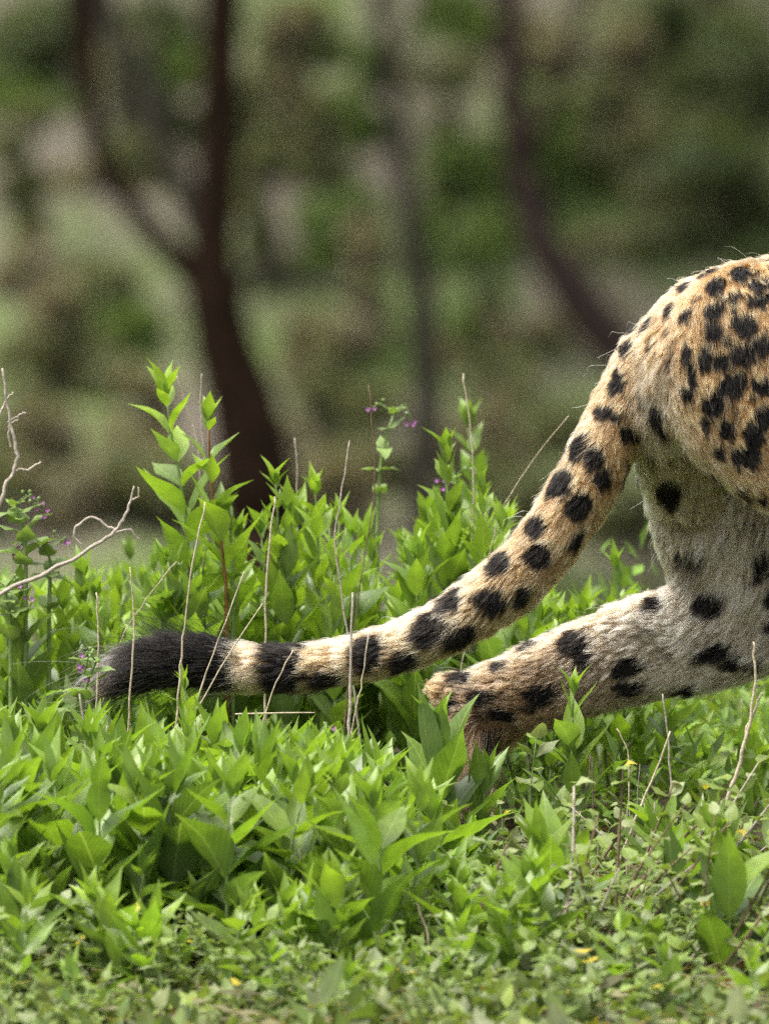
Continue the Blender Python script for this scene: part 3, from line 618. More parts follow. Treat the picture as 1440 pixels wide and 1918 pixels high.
def herb(base, path, Ls, spacing, seed, label, group, stem_r=0.0022, elev=(38, 62), young=0.5, bare=0.25, name='leafy_herb', stem='stem', tone=1.0, yellow=0.0, dens=2):
    """an upright herb: stem along path (world points), crossed leaf pairs, a tuft at the tip"""
    r = random.Random(seed); root = empty(name, base); tag(root, label, 'herb', group)
    A = resample([tuple(p) for p in path], 9) - np.array(base); P = [Vector(a) for a in A]
    n = len(P); v, f = tube(P, [stem_r * (1.2 - 0.7 * i / (n - 1)) for i in range(n)], 5)
    link('stem', mesh('stem', v, f), M[stem], root)
    cum = [0]
    for i in range(1, n): cum.append(cum[-1] + (P[i] - P[i - 1]).length)
    H = cum[-1]
    def at(s):
        for i in range(1, n):
            if cum[i] >= s or i == n - 1:
                u = (s - cum[i - 1]) / max(1e-6, cum[i] - cum[i - 1]); return P[i - 1].lerp(P[i], min(u, 1)), (P[i] - P[i - 1]).normalized()
    s = H * bare; az = r.uniform(0, 6.28)
    while s < H:
        q, tdir = at(s); fr = s / H
        L = Ls * (0.75 + 0.5 * math.sin(math.pi * min(1, 0.15 + fr * 0.8))) * r.uniform(0.8, 1.15) * (1 - 0.45 * max(0, fr - 0.8) / 0.2)
        for k in range(dens):
            a_ = az + k * 2 * math.pi / dens + r.uniform(-.35, .35); e = R(r.uniform(*elev) + 22 * max(0, fr - 0.6))
            out = Vector((math.cos(a_), math.sin(a_), 0)); d = out * math.cos(e) + tdir * math.sin(e)
            y_ = min(1, max(0, young * (fr ** 2.2) * 1.5 + r.uniform(-.12, .12)))
            c = (OLDG if r.random() < 0.35 else MIDG) * (1 - y_) + YOUNG * y_
            if r.random() < 0.18: c = c * 0.5 + BLUISH * 0.5
            if r.random() < yellow: c = YEL * r.uniform(0.5, 1)
            add_leaf(root, LM, q + out * stem_r, d, Vector((0, 0, 1)) - out * 0.15 + Vector((r.uniform(-.25, .25), r.uniform(-.25, .25), 0)), L, c * tone * r.uniform(0.8, 1.2), r=r, wide=r.uniform(0.85, 1.2))
        az += math.pi / dens + r.uniform(-.2, .2); s += spacing * r.uniform(0.8, 1.2)
    q, tdir = at(H)
    for k in range(4):
        a_ = az + k * math.pi / 2; e = R(r.uniform(62, 82)); out = Vector((math.cos(a_), math.sin(a_), 0))
        add_leaf(root, LM, q, out * math.cos(e) + tdir * math.sin(e), Vector((0, 0, 1)) - out, Ls * r.uniform(0.5, 0.8), YOUNG * young * tone + MIDG * (1 - young) * tone, r=r, wide=0.9)
    return root
def stem_path(x, Y, top_px, lean, r):
    """ground point under px x at depth Y up to photo height top_px"""
    b = pix(x, 1500, Y); b.z = gz(b.x, Y) - 0.005; t_ = pix(x + lean, top_px, Y + r.uniform(-.02, .02))
    return b, [b, b.lerp(t_, 0.35) + Vector((r.uniform(-.008, .008), 0, 0)), b.lerp(t_, 0.7) + Vector((r.uniform(-.01, .01), 0, 0)), t_]
def interp(tab, x):
    return float(np.interp(x, [a_[0] for a_ in tab], [a_[1] for a_ in tab]))
# crest of the stand behind the tail, read along the photograph
CREST = [(-200, 1090), (0, 1105), (120, 1070), (200, 1085), (260, 1050), (320, 1010), (420, 1000), (470, 960), (510, 930), (560, 940), (620, 925), (680, 960), (740, 985), (800, 960), (850, 930), (900, 930), (950, 990), (1000, 1040), (1060, 1075), (1100, 1130), (1150, 1120), (1190, 1110), (1240, 1200), (1300, 1350), (1440, 1340), (1700, 1330)]
def where(x):
    return ('the black tail brush' if x < 455 else 'the black and white tail bands' if x < 590 else 'the spotted middle of the tail' if x < 850 else 'the thick upper tail' if x < 1060 else 'the hind leg')
def herb_label(tall, young, broad, pos, x):
    return f"{'tall' if tall else 'short'} {'yellow-green' if young > .7 else 'fresh green' if young > .42 else 'deep green'} {'broad' if broad else 'narrow'}-leaved herb {pos} {where(x)}"
gB, gF = 'herbs standing behind the tail', 'herbs standing in front of the tail'
k = 0
def overl(pos, used, dmin):
    return any((pos[0] - q[0]) ** 2 + (pos[1] - q[1]) ** 2 < dmin * dmin for q in used)
used = []
r = random.Random(77)
tries = 0
while k < 120 and tries < 6000:                                   # the stand behind the cheetah
    tries += 1
    x = r.uniform(-60, 1500); Yd = r.choice([r.uniform(0.22, 0.6), r.uniform(0.45, 1.0)])
    X0 = pix(x, 1300, Yd).x
    if overl((X0, Yd), used, 0.036): continue
    used.append((X0, Yd)); top = interp(CREST, x) + abs(r.gauss(0, 1)) * 75 + 22
    b_, path = stem_path(x, Yd, top, r.uniform(-25, 25), r)
    if path[-1].z - b_.z < 0.07: continue
    yg, Ll = r.uniform(0.35, 0.95), r.uniform(0.045, 0.074)
    herb(b_, path, Ll, r.uniform(0.022, 0.03), 1000 + k, herb_label(path[-1].z - b_.z > .24, yg, Ll > .06, 'behind', x), gB, young=yg, bare=0.35, tone=r.uniform(0.9, 1.2), dens=r.choice([2, 2, 3]), elev=(45, 74))
    k += 1
k = 0; tries = 0
FRONT = [(-200, 1330), (0, 1300), (130, 1330), (200, 1360), (350, 1330), (500, 1360), (700, 1390), (760, 1430), (900, 1500), (1000, 1500), (1500, 1480)]
while k < 115 and tries < 6000:                                    # in front of the tail
    tries += 1
    x = r.uniform(-70, 1480) if r.random() < 0.10 else r.uniform(-70, 760); Yd = r.uniform(-0.85, -0.10) if x < 700 else r.uniform(-.95, -.1)
    X0 = pix(x, 1400, Yd).x
    if overl((X0, Yd), used, 0.042): continue
    used.append((X0, Yd)); gpx = to_px((X0, Yd, 0))[1]
    top = max(interp(FRONT, x) + abs(r.gauss(0, 1)) * 60 + 55, gpx - (330 if x < 800 else 190))
    b_, path = stem_path(x, Yd, top, r.uniform(-30, 30), r)
    if path[-1].z - b_.z < 0.06: continue
    yg, Ll = r.uniform(0.15, 0.75), r.uniform(0.062, 0.098)
    herb(b_, path, Ll, r.uniform(0.025, 0.034), 2000 + k, herb_label(path[-1].z - b_.z > .15, yg, Ll > .08, 'in front of', x), gF, young=yg, bare=0.2, tone=r.uniform(0.85, 1.15), elev=(30, 68))
    k += 1
for k in range(60):
    mid = k >= 34; x = r.uniform(-60, 1000) if mid else r.uniform(-60, 1500); Yd = r.uniform(-1.05, -.8) if mid else r.uniform(-1.35, -.8); b_ = pix(x, 1600, Yd); b_.z = gz(b_.x, Yd) - .004
    t_ = b_ + Vector((r.uniform(-.02, .02), r.uniform(-.02, .02), r.uniform(.07, .13) if mid else r.uniform(.04, .09)))
    yg, Ll = r.uniform(.2, .9), (r.uniform(.05, .075) if mid else r.uniform(.034, .058))
    herb(b_, [b_, b_.lerp(t_, .5), t_], Ll, .022, 2500 + k, f"small {'yellow-green' if yg > .65 else 'green'} lance-leaved shoot in the low foreground mat below {where(x)}", 'small shoots in the foreground mat', young=yg, bare=.2, elev=(25, 65), tone=r.uniform(.85, 1.1))
# herbs that stand out one by one
def solo(x, Yd, pts, Ls, sp, seed, label, **kw):
    b_ = pix(pts[0][0], 1500, Yd); b_.z = gz(b_.x, Yd) - 0.005
    return herb(b_, [b_] + [pix(a_[0], a_[1], Yd) for a_ in pts], Ls, sp, seed, label, None, **kw)
solo(350, .30, [(352, 1120), (348, 960), (322, 820), (312, 745)], .086, .030, 1, 'tallest herb shoot with large pale leaves rising over the stand', young=.8, bare=.50, elev=(25, 58), tone=1.05)
solo(395, .26, [(424, 1100), (404, 985), (394, 880), (390, 790)], .064, .032, 2, 'tall herb shoot on a reddish stem beside the tallest shoot', young=.95, bare=.66, elev=(40, 70), stem='redstem')
solo(430, .27, [(436, 1100), (432, 990), (428, 945)], .034, .03, 3, 'small shoot with two spread leaves beside the reddish-stemmed herb', young=.8, bare=.7)
solo(520, .30, [(522, 1120), (520, 960), (516, 905)], .05, .026, 4, 'yellow-green herb with a ragged leafy top behind the thin pale stalk', young=1, bare=.4, elev=(50, 75))
solo(595, .34, [(596, 1120), (594, 970), (590, 925)], .056, .026, 5, 'bushy yellow-green herb rising behind the tail middle', young=1, bare=.35, elev=(45, 72), dens=3)
solo(840, .42, [(838, 1150), (838, 960), (836, 850)], .062, .026, 6, 'tall leafy herb spike standing left of the bare grass stalk', young=.6, bare=.3, elev=(50, 74), dens=3)
solo(890, 1.15, [(880, 1100), (884, 900), (878, 800)], .062, .03, 7, 'soft blurred herb top rising farther back than the leafy spike', young=.3, bare=.4, elev=(45, 70), tone=.95)
solo(910, .38, [(908, 1150), (905, 1000), (902, 925)], .054, .024, 8, 'dense leafy herb between the leafy spike and the tail', young=.6, bare=.3, elev=(48, 72), dens=3)
solo(250, 1.2, [(262, 1150), (250, 1080), (245, 1050)], .065, .03, 9, 'soft blurred herb behind the forked dry twig', young=.2, bare=.3, tone=.85)
solo(820, -.16, [(828, 1600), (822, 1450), (818, 1390)], .092, .028, 10, 'large lance-leaved herb standing against the hock', young=.25, bare=.10, elev=(52, 76), stem_r=.003)
solo(905, -.13, [(900, 1620), (905, 1500), (912, 1450)], .062, .03, 11, 'slim herb with grey-green leaves in front of the hind foot', young=.3, bare=.1, elev=(50, 72))
solo(1075, -.10, [(1080, 1480), (1072, 1370), (1074, 1300)], .060, .032, 12, 'bright herb shoot overlapping the hind shank', young=.85, bare=.55, elev=(48, 74))
solo(1070, -.12, [(1074, 1560), (1072, 1470), (1070, 1430)], .064, .03, 13, 'dark green herb under the hind shank', young=.1, bare=.2, elev=(28, 60), tone=.8)
solo(345, -.08, [(352, 1420), (350, 1320), (346, 1290)], .046, .028, 14, 'yellow-green herb tip overlapping the black tail brush', young=1, bare=.3, elev=(50, 75))
solo(1160, .5, [(1158, 1200), (1158, 1100), (1155, 1070)], .05, .028, 15, 'single leafy shoot seen in the gap between tail and thigh', young=.6, bare=.5, elev=(55, 80))
solo(150, .35, [(160, 1200), (158, 1110), (156, 1085)], .06, .028, 16, 'pale green herb with upright leaves beside the leaning dry twig', young=.5, bare=.3, elev=(45, 72))
solo(200, -.35, [(210, 1700), (205, 1520), (215, 1430)], .094, .032, 17, 'big dark-leaved herb in the left foreground growth', young=.1, bare=.25, elev=(20, 58), yellow=.1, stem_r=.003)
solo(420, -.30, [(430, 1700), (425, 1540), (440, 1470)], .098, .032, 18, 'big herb with long leaves spreading right in the foreground growth', young=.15, bare=.2, elev=(15, 55), stem_r=.003)
solo(60, -.32, [(50, 1700), (60, 1500), (70, 1420)], .09, .032, 19, 'broad-leaved herb beside the bent grey stalk', young=.2, bare=.2, elev=(18, 58), stem_r=.003)

# flowering herbs: crinkled leaves, small purple flowers on a drooping raceme
def petals(c, s, seed):
    r = random.Random(seed); V = []; F = []
    for k in range(5):
        a_ = k * 1.257 + r.uniform(-.2, .2); d = Vector((math.cos(a_), -0.5, math.sin(a_))) * s; e = Vector((-math.sin(a_), 0, math.cos(a_))) * s * .45
        i = len(V); V += [c, c + d * .6 + e, c + d, c + d * .6 - e]; F.append((i, i + 1, i + 2, i + 3))
    return V, F
def flowering(x, Yd, pts, seed, label, Ls=.04, bare=.3):
    r = random.Random(seed); b_ = pix(pts[0][0], 1500, Yd); b_.z = gz(b_.x, Yd) - .005
    root = empty('flowering_herb', b_); tag(root, label, 'flowering herb', 'herbs with small purple flowers')
    W = [b_] + [pix(a_[0], a_[1], Yd) for a_ in pts]; A = resample([tuple(p) for p in W], 10) - np.array(b_); P = [Vector(a_) for a_ in A]
    v, f = tube(P, [.0032 - .0002 * i for i in range(10)], 6); link('stem', mesh('stem', v, f), M['stem'], root)
    for i in range(int(10 * bare), 10):
        for k_ in range(2):
            a_ = i * 1.57 + k_ * math.pi + r.uniform(-.3, .3); out = Vector((math.cos(a_), math.sin(a_), 0)); e = R(r.uniform(0, 45))
            c = np.array([.17, .25, .07]) * r.uniform(.8, 1.2)
            add_leaf(root, RM, P[i], out * math.cos(e) + Vector((0, 0, math.sin(e))), Vector((0, 0, 1)), Ls * 1.3 * r.uniform(.6, 1.1) * (1.15 - i * .06), c, r=r)
    top = P[-1]
    for s_ in range(3):
        dirx = r.choice([-1, 1]) * r.uniform(.012, .035)
        arc = [top, top + Vector((dirx * .5, r.uniform(-.01, .01), .012)), top + Vector((dirx, 0, .004 - .010 * s_))]
        v, f = tube(arc, [.001, .0008, .0006], 5); link('raceme', mesh('raceme', v, f), M['stem'], root)
        for q in range(4):
            c = arc[1].lerp(arc[2], q / 3) + Vector((r.uniform(-.004, .004), r.uniform(-.006, .002), r.uniform(-.006, .004)))
            if q >= 2: v, f = petals(c, .0031, seed * 9 + q); link('flower', mesh('flower', v, f, False), M['flower'], root)
            else:
                bm = bmesh.new(); bmesh.ops.create_icosphere(bm, subdivisions=1, radius=.0024, matrix=Matrix.Translation(c)); me = bpy.data.meshes.new('bud'); bm.to_mesh(me); bm.free(); link('bud', me, M['stem'], root)
flowering(48, .24, [(48, 1120), (48, 1030), (40, 985), (30, 945)], 1, 'flowering herb with a thick pale stem by the left dry twig')
flowering(90, .26, [(92, 1140), (96, 1060), (80, 1020)], 2, 'short flowering herb with purple blooms beside the thick-stemmed one', .034)
flowering(715, .6, [(706, 1120), (708, 950), (716, 850), (738, 775)], 3, 'tallest flowering herb with pinkish blooms above the tail', .030, .55)
flowering(860, .55, [(850, 1100), (858, 960), (855, 890)], 4, 'thin flowering herb with a drooping tip beside the tall flowering one', .02, .6)
flowering(165, -.14, [(150, 1380), (160, 1290), (180, 1240)], 5, 'flowering herb with purple blooms over the tail tip', .034)
flowering(600, -.16, [(600, 1560), (600, 1440), (590, 1380)], 6, 'flowering herb low under the banded tail', .03)
flowering(480, -.18, [(480, 1560), (478, 1470), (470, 1430)], 7, 'flowering herb low under the white tail band', .03)
flowering(20, .22, [(20, 1200), (15, 1140), (10, 1100)], 8, 'crinkled pale flowering herb under the left dry twig', .036)
flowering(1370, -.62, [(1370, 1800), (1368, 1770), (1366, 1750)], 9, 'tiny pink-flowered herb by the bare soil', .022)

# small round-leaved downy herbs in the foreground on the right
gD = 'low downy herbs in the foreground'
def downy(x, Yd, h, seed, Ls, label, group=gD):
    r = random.Random(seed); b_ = pix(x, 1600, Yd); b_.z = gz(b_.x, Yd) - .003; root = empty('downy_herb', b_); tag(root, label, 'herb', group)
    P = [Vector((0, 0, 0)), Vector((r.uniform(-.02, .02), r.uniform(-.02, .02), h * .5)), Vector((r.uniform(-.04, .04), r.uniform(-.03, .03), h))]
    A = [Vector(a_) for a_ in resample([tuple(p) for p in P], 7)]; v, f = tube(A, [.0016 - .00015 * i for i in range(7)], 5); link('stem', mesh('stem', v, f), M['stem'], root)
    az = r.uniform(0, 6)
    for i in range(1, 7):
        for k_ in range(2):
            a_ = az + i * 1.57 + k_ * math.pi; out = Vector((math.cos(a_), math.sin(a_), 0)); e = R(r.uniform(0, 65)); L = Ls * r.uniform(.7, 1.2) * (1.1 - .07 * i)
            c = np.array([.15, .215, .045]) if r.random() < .7 else np.array([.19, .225, .11])
            if r.random() < .012: c = YEL * .9
            add_leaf(root, RM, A[i], out * math.cos(e) + Vector((0, 0, math.sin(e))), Vector((0, 0, 1)), L, c * r.uniform(.75, 1.25), r=r)
k = 0
while k < 295:
    low = r.random() < .55
    x = r.uniform(-60, 1500) if low else r.uniform(640, 1500); Yd = r.uniform(-1.40, -.75) if low else r.uniform(-.85, -.12)
    if x < 640 and Yd > -.55: continue
    hh, Ll = (r.uniform(.04, .10) if low else r.uniform(.04, .13)), r.uniform(.018, .036)
    if ((pix(x, 1600, Yd).x - .375) / .085) ** 2 + ((Yd + 1.15) / .24) ** 2 < 1: continue
    downy(x, Yd, hh, 3000 + k, Ll, f"{'upright' if hh > .10 else 'low'} downy herb with {'larger' if Ll > .034 else 'small'} round leaves below {where(x)}"); k += 1
downy(1010, -.2, .17, 5000, .042, 'downy herb with large toothed leaves right of the hind foot', None)
downy(950, -.75, .09, 5001, .040, 'pale ribbed-leaf herb in front of the hind foot', None)

# ------------------------------------------------------------------ ground cover (uncountable)
def bare_soil(x, y): return ((x - .375) / .075) ** 2 + ((y + 1.12) / .17) ** 2 < 1
def cover(n, xr, Yr, hr, size, cols, seed, shape, meshes):
    r = np.random.default_rng(seed); Yd = r.uniform(*Yr, n); Xp = r.uniform(*xr, n); X = (Xp - 720) / FPX * (Yd + DIST) / math.cos(PITCH)
    Zg = ground_z(X, Yd); hh = hr[0] + (hr[1] - hr[0]) * r.random(n) ** 1.3 * (0.6 + 0.55 * SN(seed + 50)(np.c_[X, Yd * .6, 0 * X], 3.2)).clip(0.1, 1.3)
    Vs, Fs, Cs, Us = [], [], [], []; off = 0
    nb = SN(seed)(np.c_[X, Yd, 0 * X], 2.0)
    for i in range(n):
        if bare_soil(X[i], Yd[i]) and r.random() < .88: continue
        LV, LF, LU = meshes[i % len(meshes)]
        a_ = r.uniform(0, 6.28); e = r.uniform(-.2, 1.35); d = Vector((math.cos(a_) * math.cos(e), math.sin(a_) * math.cos(e), math.sin(e)))
        m3 = np.array(frame(d, Vector((r.normal() * .3, r.normal() * .3, 1)))) * (size * r.uniform(.6, 1.4))
        Vs.append(LV @ m3.T + np.array([X[i], Yd[i], Zg[i] + hh[i]])); Fs.append(LF + off); off += len(LV)
        c = cols[int((nb[i] * .5 + .5 + r.normal() * .25) * len(cols)) % len(cols)] * r.uniform(.7, 1.3)
        Cs.append(np.tile(c, (len(LV), 1))); Us.append(LU)
    return np_mesh('cover', np.concatenate(Vs), np.concatenate(Fs), np.concatenate(Cs), np.concatenate(Us))
LOWR = [leaf_mesh('r', .56, c_, [.3, -.25, .3][i], 3, .8, .1, 0, i) for i, c_ in enumerate([.3, .8, 0])]
LOWL = [leaf_mesh('l', .30, c_, .35, 3, 1.1, 0, 0, i) for i, c_ in enumerate([.2, .6, 0])]
cg = [np.array(c) for c in [(.12, .17, .035), (.16, .21, .055), (.19, .22, .10), (.085, .13, .026), (.19, .25, .045)]]
o = link('ground_cover', cover(8500, (-120, 1560), (-1.5, .15), (0, .05), .022, cg, 11, 0, LOWR), M['cover']); tag(o, 'low mat of small rounded grey-green leaves covering the ground', 'ground cover', kind='stuff')
o = link('undergrowth', cover(7000, (-120, 1560), (.05, 2.2), (0.01, .20), .036, [MIDG, OLDG, MIDG * 1.3, YOUNG * .7], 12, 0, LOWL), M['cover']); tag(o, 'tangled green undergrowth filling the stand behind the tail', 'undergrowth', kind='stuff')
o = link('undergrowth', cover(3600, (-120, 900), (-.75, -.02), (0.0, .13), .042, [MIDG, OLDG, MIDG * 1.2, BLUISH], 13, 0, LOWL), M['cover']); tag(o, 'tangled green undergrowth filling the growth in front of the tail', 'undergrowth', kind='stuff')

# the same growth goes on to both sides of what the picture shows
def aside(n, size, hr, meshes, cols, seed, Yr):
    m1 = cover(n, (-5200, -80), Yr, hr, size, cols, seed, 0, meshes); m2 = cover(n, (1520, 6600), Yr, hr, size, cols, seed + 1, 0, meshes); return m1, m2
for nm, lb, args in [('undergrowth', 'green herb growth spreading beyond the stand', (5200, .06, (.01, .24), LOWL, [MIDG, OLDG, MIDG * 1.3, YOUNG * .8], 31, (-.8, 2.0))),
                     ('ground_cover', 'small-leaved ground cover spreading beyond the foreground mat', (5200, .042, (0, .07), LOWR, cg, 41, (-3.0, -.5)))]:
    for me in aside(*args):
        o = link(nm, me, M['cover']); tag(o, lb, 'undergrowth', kind='stuff')
o = link('ground_cover', cover(4000, (-1500, 3000), (-3.4, -1.5), (0, .05), .045, cg, 47, 0, LOWR), M['cover']); tag(o, 'ground cover running on toward the viewer', 'ground cover', kind='stuff')
cs, rs_ = [], []
for k in range(150):
    sx = rng.choice([-1, 1]) * rng.uniform(1.9, 13); sy = rng.uniform(28, 54); rr_ = rng.uniform(.18, .5); cs.append((sx, sy, gz(sx, sy) + rr_ * .6)); rs_.append(rr_)
V, Fq, cc = leaf_cloud(cs, rs_, 16000, .06, PAL['olive'] + PAL['green'] + PAL['dry'] + PAL['dark'], 77)
o = link('distant_thicket', np_mesh('thicket', V, Fq, cc, smooth_=False), M['far']); tag(o, 'mixed brush spreading over the slope on both sides', 'thicket', kind='stuff')

# ------------------------------------------------------------------ dry stalks and twigs
def stalk(pts, Yd, wpx, label, mat='dry', name='dry_stalk', group='dry stalks among the herbs', ground=True, cat='stalk', tip=.5):
    P = [Vector(pix(a_[0], a_[1], Yd + (a_[2] if len(a_) > 2 else 0))) for a_ in pts]
    if ground:
        q = P[-1]; z = gz(q.x, q.y)
        if q.z > z:
            dv = P[-1] - P[-2]; k_ = min((q.z - z + .01) / max(-dv.z, .004), .12 / max(abs(dv.x), .004)); e_ = Vector((q.x + dv.x * k_ * .8, q.y, z - .01)); m_ = max(1, round((e_ - q).length / dv.length))
            P += [q.lerp(e_, (j_ + 1) / m_) for j_ in range(m_)]
    n = max(6, len(P) * 4); A = resample([tuple(p) for p in P], n); rad = wpx * mpp(0) / 2 * .78
    rr = random.Random(int(pts[0][0] * 7 + pts[0][1]))
    A = A + np.array([[rr.gauss(0, .0006), rr.gauss(0, .0006), 0] for _ in range(n)])
    v, f = tube([Vector(a_) for a_ in A], [rad * (tip + (1 - tip) * i / (n - 1)) * rr.uniform(.85, 1.2) for i in range(n)], 6)
    o = link(name, mesh(name, [p - Vector(A[-1]) for p in v], f), M[mat]); o.location = A[-1]; tag(o, label, cat, group)
    return o
ST = [([(385, 940), (360, 1060), (346, 1170), (338, 1250)], -.10, 7, 'pale dry stalk crossing the black tail brush from above', 'dry'),
 ([(515, 930), (505, 1020), (498, 1110), (497, 1205)], .10, 8, 'stout pale stalk ending behind the white tail band', 'dry'),
 ([(181, 1110), (184, 1200), (181, 1315)], -.10, 7, 'short cut stalk standing before the tail tip', 'dry'),
 ([(245, 1062), (251, 1180), (243, 1320)], -.10, 7, 'upright dry stalk crossing the tail near its tip', 'dry'),
 ([(458, 1070), (405, 1210), (376, 1290)], -.12, 6, 'slanting tan stalk crossing the black tail brush', 'dry'),
 ([(492, 1130), (430, 1225), (380, 1310), (330, 1385)], -.14, 6, 'long slanting tan stalk running down below the tail', 'dry'),
 ([(655, 825), (640, 920), (628, 1000), (634, 1080), (650, 1190)], .16, 6, 'knobbly dark-tipped stalk rising above the tail middle', 'twig'),
 ([(660, 1110), (656, 1280), (650, 1430), (632, 1540)], -.14, 10, 'tall grey stalk crossing the banded tail', 'twig'),
 ([(690, 1190), (676, 1280), (664, 1340)], -.12, 6, 'short thin stalk leaning over the banded tail', 'dry'),
 ([(550, 1218), (512, 1290), (480, 1400)], -.12, 6, 'thin slanted stalk over the last black tail band', 'dry'),
 ([(867, 700), (880, 790), (886, 880), (886, 990)], .42, 7, 'bare grass stalk above the leafy herb spike', 'dry'),
 ([(1066, 778), (1010, 845), (970, 905), (935, 965)], .30, 4, 'thin grass stem arching toward the tail', 'dry'),
 ([(1255, 1370), (1222, 1460), (1185, 1545)], -.25, 8, 'stout pale stalk slanting below the hind shank', 'dry'),
 ([(1240, 1300), (1252, 1400), (1258, 1500)], -.22, 7, 'grey upright stalk below the hind thigh', 'twig'),
 ([(330, 1052), (280, 1115), (236, 1180)], .12, 5, 'green-tan stalk slanting behind the tail tip', 'dry'),
 ([(553, 820), (556, 900), (556, 980)], .5, 6, 'short blunt stalk between two yellow-green herbs', 'twig'),
 ([(92, 1390), (88, 1480), (96, 1600), (130, 1800)], -.42, 11, 'bent grey stalk in the left foreground growth', 'twig'),
 ([(150, 1300), (163, 1420), (168, 1560), (172, 1760)], -.40, 9, 'grey stalk beside the bent one in the foreground growth', 'twig'),
 ([(345, 1620), (366, 1720), (382, 1800)], -.62, 8, 'short grey stalk low in the foreground mat', 'twig'),
 ([(200, 1600), (199, 1700), (196, 1770)], -.55, 6, 'thin pale stalk between grey stalks in the foreground', 'dry'),
 ([(1100, 1480), (1108, 1420), (1112, 1600)], -.2, 5, 'thin brown stalk under the hind shank', 'brown'),
 ([(1155, 1365), (1178, 1420), (1176, 1520)], -.18, 5, 'blunt pale stalk with a flat tip under the hind shank', 'dry'),
 ([(378, 700), (376, 760), (382, 900), (352, 1100)], .40, 5, 'thin stalk behind the tallest herb shoot', 'twig'),
 ([(330, 700), (352, 770), (372, 850), (378, 1000)], .36, 4, 'thin leaning stalk crossing the tallest herb shoot', 'dry'),
 ([(780, 1690), (800, 1750), (806, 1830)], -.95, 8, 'bent straw-coloured stalk in the pale foreground mat', 'dry'),
 ([(985, 1690), (988, 1760), (980, 1850)], -.9, 9, 'straw-coloured flower spike stalk in the foreground mat', 'dry'),
 ([(590, 1335), (520, 1336), (440, 1338)], -.17, 5, 'fallen straw lying level below the tail', 'dry'),
 ([(690, 720), (702, 900), (680, 1060), (664, 1180)], .22, 5, 'thin dark stalk beside the tall flowering herb', 'brown')]
for a_ in ST: stalk(a_[0], a_[1], a_[2], a_[3], a_[4], ground=a_[3].find('fallen') < 0)
k = 0; rs = random.Random(5)
while k < 40:
    x = rs.uniform(0, 1440); Yd = rs.uniform(-.9, .6); g0 = to_px(pix(x, 1500, Yd))[1]
    b_ = pix(x, 1500, Yd); gp = to_px((b_.x, Yd, gz(b_.x, Yd)))[1]; h = rs.uniform(90, 260)
    if Yd < 0: h = min(h, gp - (1340 if x < 800 else 1420))
    if h < 60: k += 1; continue
    le = rs.uniform(-50, 50); stalk([(x + le, gp - h), (x + le * .6, gp - h * .5), (x, gp)], Yd, rs.uniform(3.5, 6), 'thin dry stalk poking up through the green growth', rs.choice(['dry', 'twig', 'brown']), ground=False); k += 1
def twig(name, label, Yd, branches, mat, cat='twig'):
    p = pix(branches[0][0][0], branches[0][0][1], Yd); root = empty(name, p); tag(root, label, cat)
    for i, (rows) in enumerate(branches):
        A = resample([(a_[0], a_[1], a_[2]) for a_ in rows], len(rows) * 4); rr = random.Random(i + int(p.x * 1e4))
        v, f = tube([pix(a_[0] + rr.gauss(0, 1.2), a_[1] + rr.gauss(0, 1.2), Yd + .004 * i) - p for a_ in A], [max(a_[2], 2) * mpp(0) / 2 for a_ in A], 6)
        link('branch' if i else 'main_branch', mesh('branch', v, f), M[mat], root)
twig('forked_twig', 'grey forked dry twig reaching up beside the thick-stemmed flowering herb', .05,
     [[(-60, 1640, 12), (-50, 1300, 11), (-30, 1060, 9), (0, 940, 8), (22, 890, 7), (32, 855, 7), (24, 815, 6), (14, 760, 5), (6, 690, 4)], [(30, 880, 6), (50, 880, 5), (76, 866, 4)], [(16, 790, 5), (34, 780, 4), (48, 772, 3)], [(-6, 800, 5), (8, 755, 4), (25, 735, 3)], [(20, 840, 4), (16, 800, 4), (34, 785, 3)]], 'twig')
twig('leaning_twig', 'long dry twig leaning right with curled side branches', .08,
     [[(-120, 1560, 10), (-60, 1200, 9), (-10, 1120, 8), (60, 1085, 8), (130, 1050, 7), (190, 1015, 7), (222, 988, 6), (240, 950, 5), (252, 912, 3)], [(222, 992, 5), (200, 985, 5), (172, 968, 5), (146, 985, 5), (138, 1005, 4), (155, 1020, 3)], [(215, 1000, 5), (240, 992, 4), (262, 1012, 3)], [(246, 935, 4), (258, 930, 3), (262, 912, 2)]], 'twig')
twig('pale_twig', 'pale dry twig with a side fork under the cheetah thigh', -.3,
     [[(1290, 1620, 10), (1340, 1540, 9), (1372, 1470, 8), (1392, 1400, 7), (1408, 1330, 6), (1414, 1270, 5), (1411, 1200, 4)], [(1396, 1380, 6), (1412, 1330, 5), (1426, 1298, 4)], [(1330, 1560, 5), (1300, 1580, 4), (1250, 1570, 3)]], 'dry')
rs = random.Random(12)
WL = ['brown woody herb with small round leaves below the hind shank', 'tangled woody herb beside the pale forked twig', 'low woody herb with dark stems over the foreground mat', 'woody herb beside the large toothed-leaf downy herb',
      'woody herb with dense leaves under the cheetah thigh', 'bare-stemmed woody herb behind the brown tangle', 'spreading woody herb by the bare soil', 'small woody herb beside the straw-coloured flower spike']
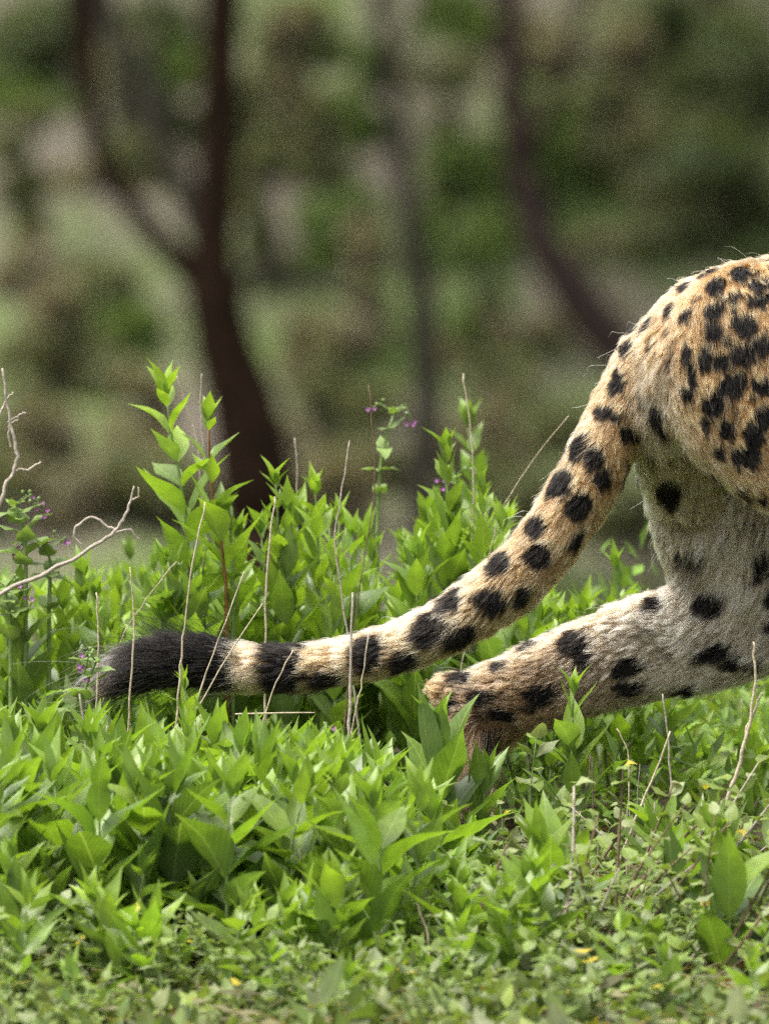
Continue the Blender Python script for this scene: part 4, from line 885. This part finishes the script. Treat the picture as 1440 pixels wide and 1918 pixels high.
for k, (x, y, L, Yd) in enumerate([(1150, 1700, 330, -.55), (1260, 1720, 330, -.60), (1100, 1800, 300, -.80), (1000, 1690, 240, -.50), (1350, 1690, 260, -.48), (1230, 1640, 260, -.40), (1300, 1830, 260, -.88), (900, 1800, 200, -.82)]):
    p = pix(x, y, Yd); p.z = gz(p.x, Yd); root = empty('woody_herb', p); tag(root, WL[k], 'herb')
    for i in range(9):
        a_ = R(rs.gauss(38, 22)); l = L * rs.uniform(.55, 1.1) * mpp(0); sg = 1 if rs.random() < .72 else -1; dy = rs.uniform(-.05, .05)
        e = Vector((sg * l * math.cos(a_), dy, l * math.sin(a_) * 1.1 + .02)); st_ = Vector((rs.uniform(-.04, .04), rs.uniform(-.02, .02), -.005)); e += st_
        mdl = st_.lerp(e, .5) + Vector((rs.uniform(-.012, .012), rs.uniform(-.012, .012), rs.uniform(-.004, .018)))
        A = [Vector(q) for q in resample([tuple(st_), tuple(mdl), tuple(e)], 9)]; w0 = rs.uniform(.0016, .0030)
        v, f = tube(A, [w0 * (1.1 - .08 * j) for j in range(9)], 5); link('branch', mesh('branch', v, f), M['brown' if rs.random() < .7 else 'twig'], root)
        if k == 5 and i % 2: continue
        for j in range(3, 9):
            for sd_ in (-1, 1):
                if rs.random() < .25: continue
                az = rs.uniform(0, 6.28); el = R(rs.uniform(-5, 65)); c = np.array([.15, .205, .04]) if rs.random() < .7 else np.array([.20, .235, .10])
                if rs.random() < .02: c = YEL
                add_leaf(root, RM, A[j], Vector((math.cos(az) * math.cos(el), math.sin(az) * math.cos(el), math.sin(el))), Vector((0, -.3, 1)), rs.uniform(.014, .026), c * rs.uniform(.75, 1.3), r=rs)
# dead leaves and straw on the soil
def litter_cloud(n, seed):
    r = np.random.default_rng(seed); Yd = r.uniform(-1.5, .3, n); X = (r.uniform(-120, 1560, n) - 720) / FPX * (Yd + DIST); Z = ground_z(X, Yd) + r.uniform(.002, .03, n)
    a_ = r.uniform(0, 6.28, n); L = r.uniform(.008, .03, n); wd = r.uniform(.0012, .005, n)
    d = np.c_[np.cos(a_), np.sin(a_), r.normal(0, .25, n)] * L[:, None]; e = np.c_[-np.sin(a_), np.cos(a_), r.normal(0, .5, n)] * wd[:, None]; P = np.c_[X, Yd, Z]
    V = np.stack([P - d, P + e + [0, 0, .002], P + d, P - e], 1).reshape(-1, 3)
    c = np.array([[.20, .14, .08], [.34, .27, .16], [.12, .08, .05]])[r.integers(0, 3, n)] * r.uniform(.7, 1.3, (n, 1))
    return np_mesh('litter', V, np.arange(4 * n).reshape(n, 4), np.repeat(c, 4, 0), smooth_=False)
o = link('leaf_litter', litter_cloud(2600, 3), M['far']); tag(o, 'scattered dead leaf bits and straw on the soil', 'litter', kind='stuff')
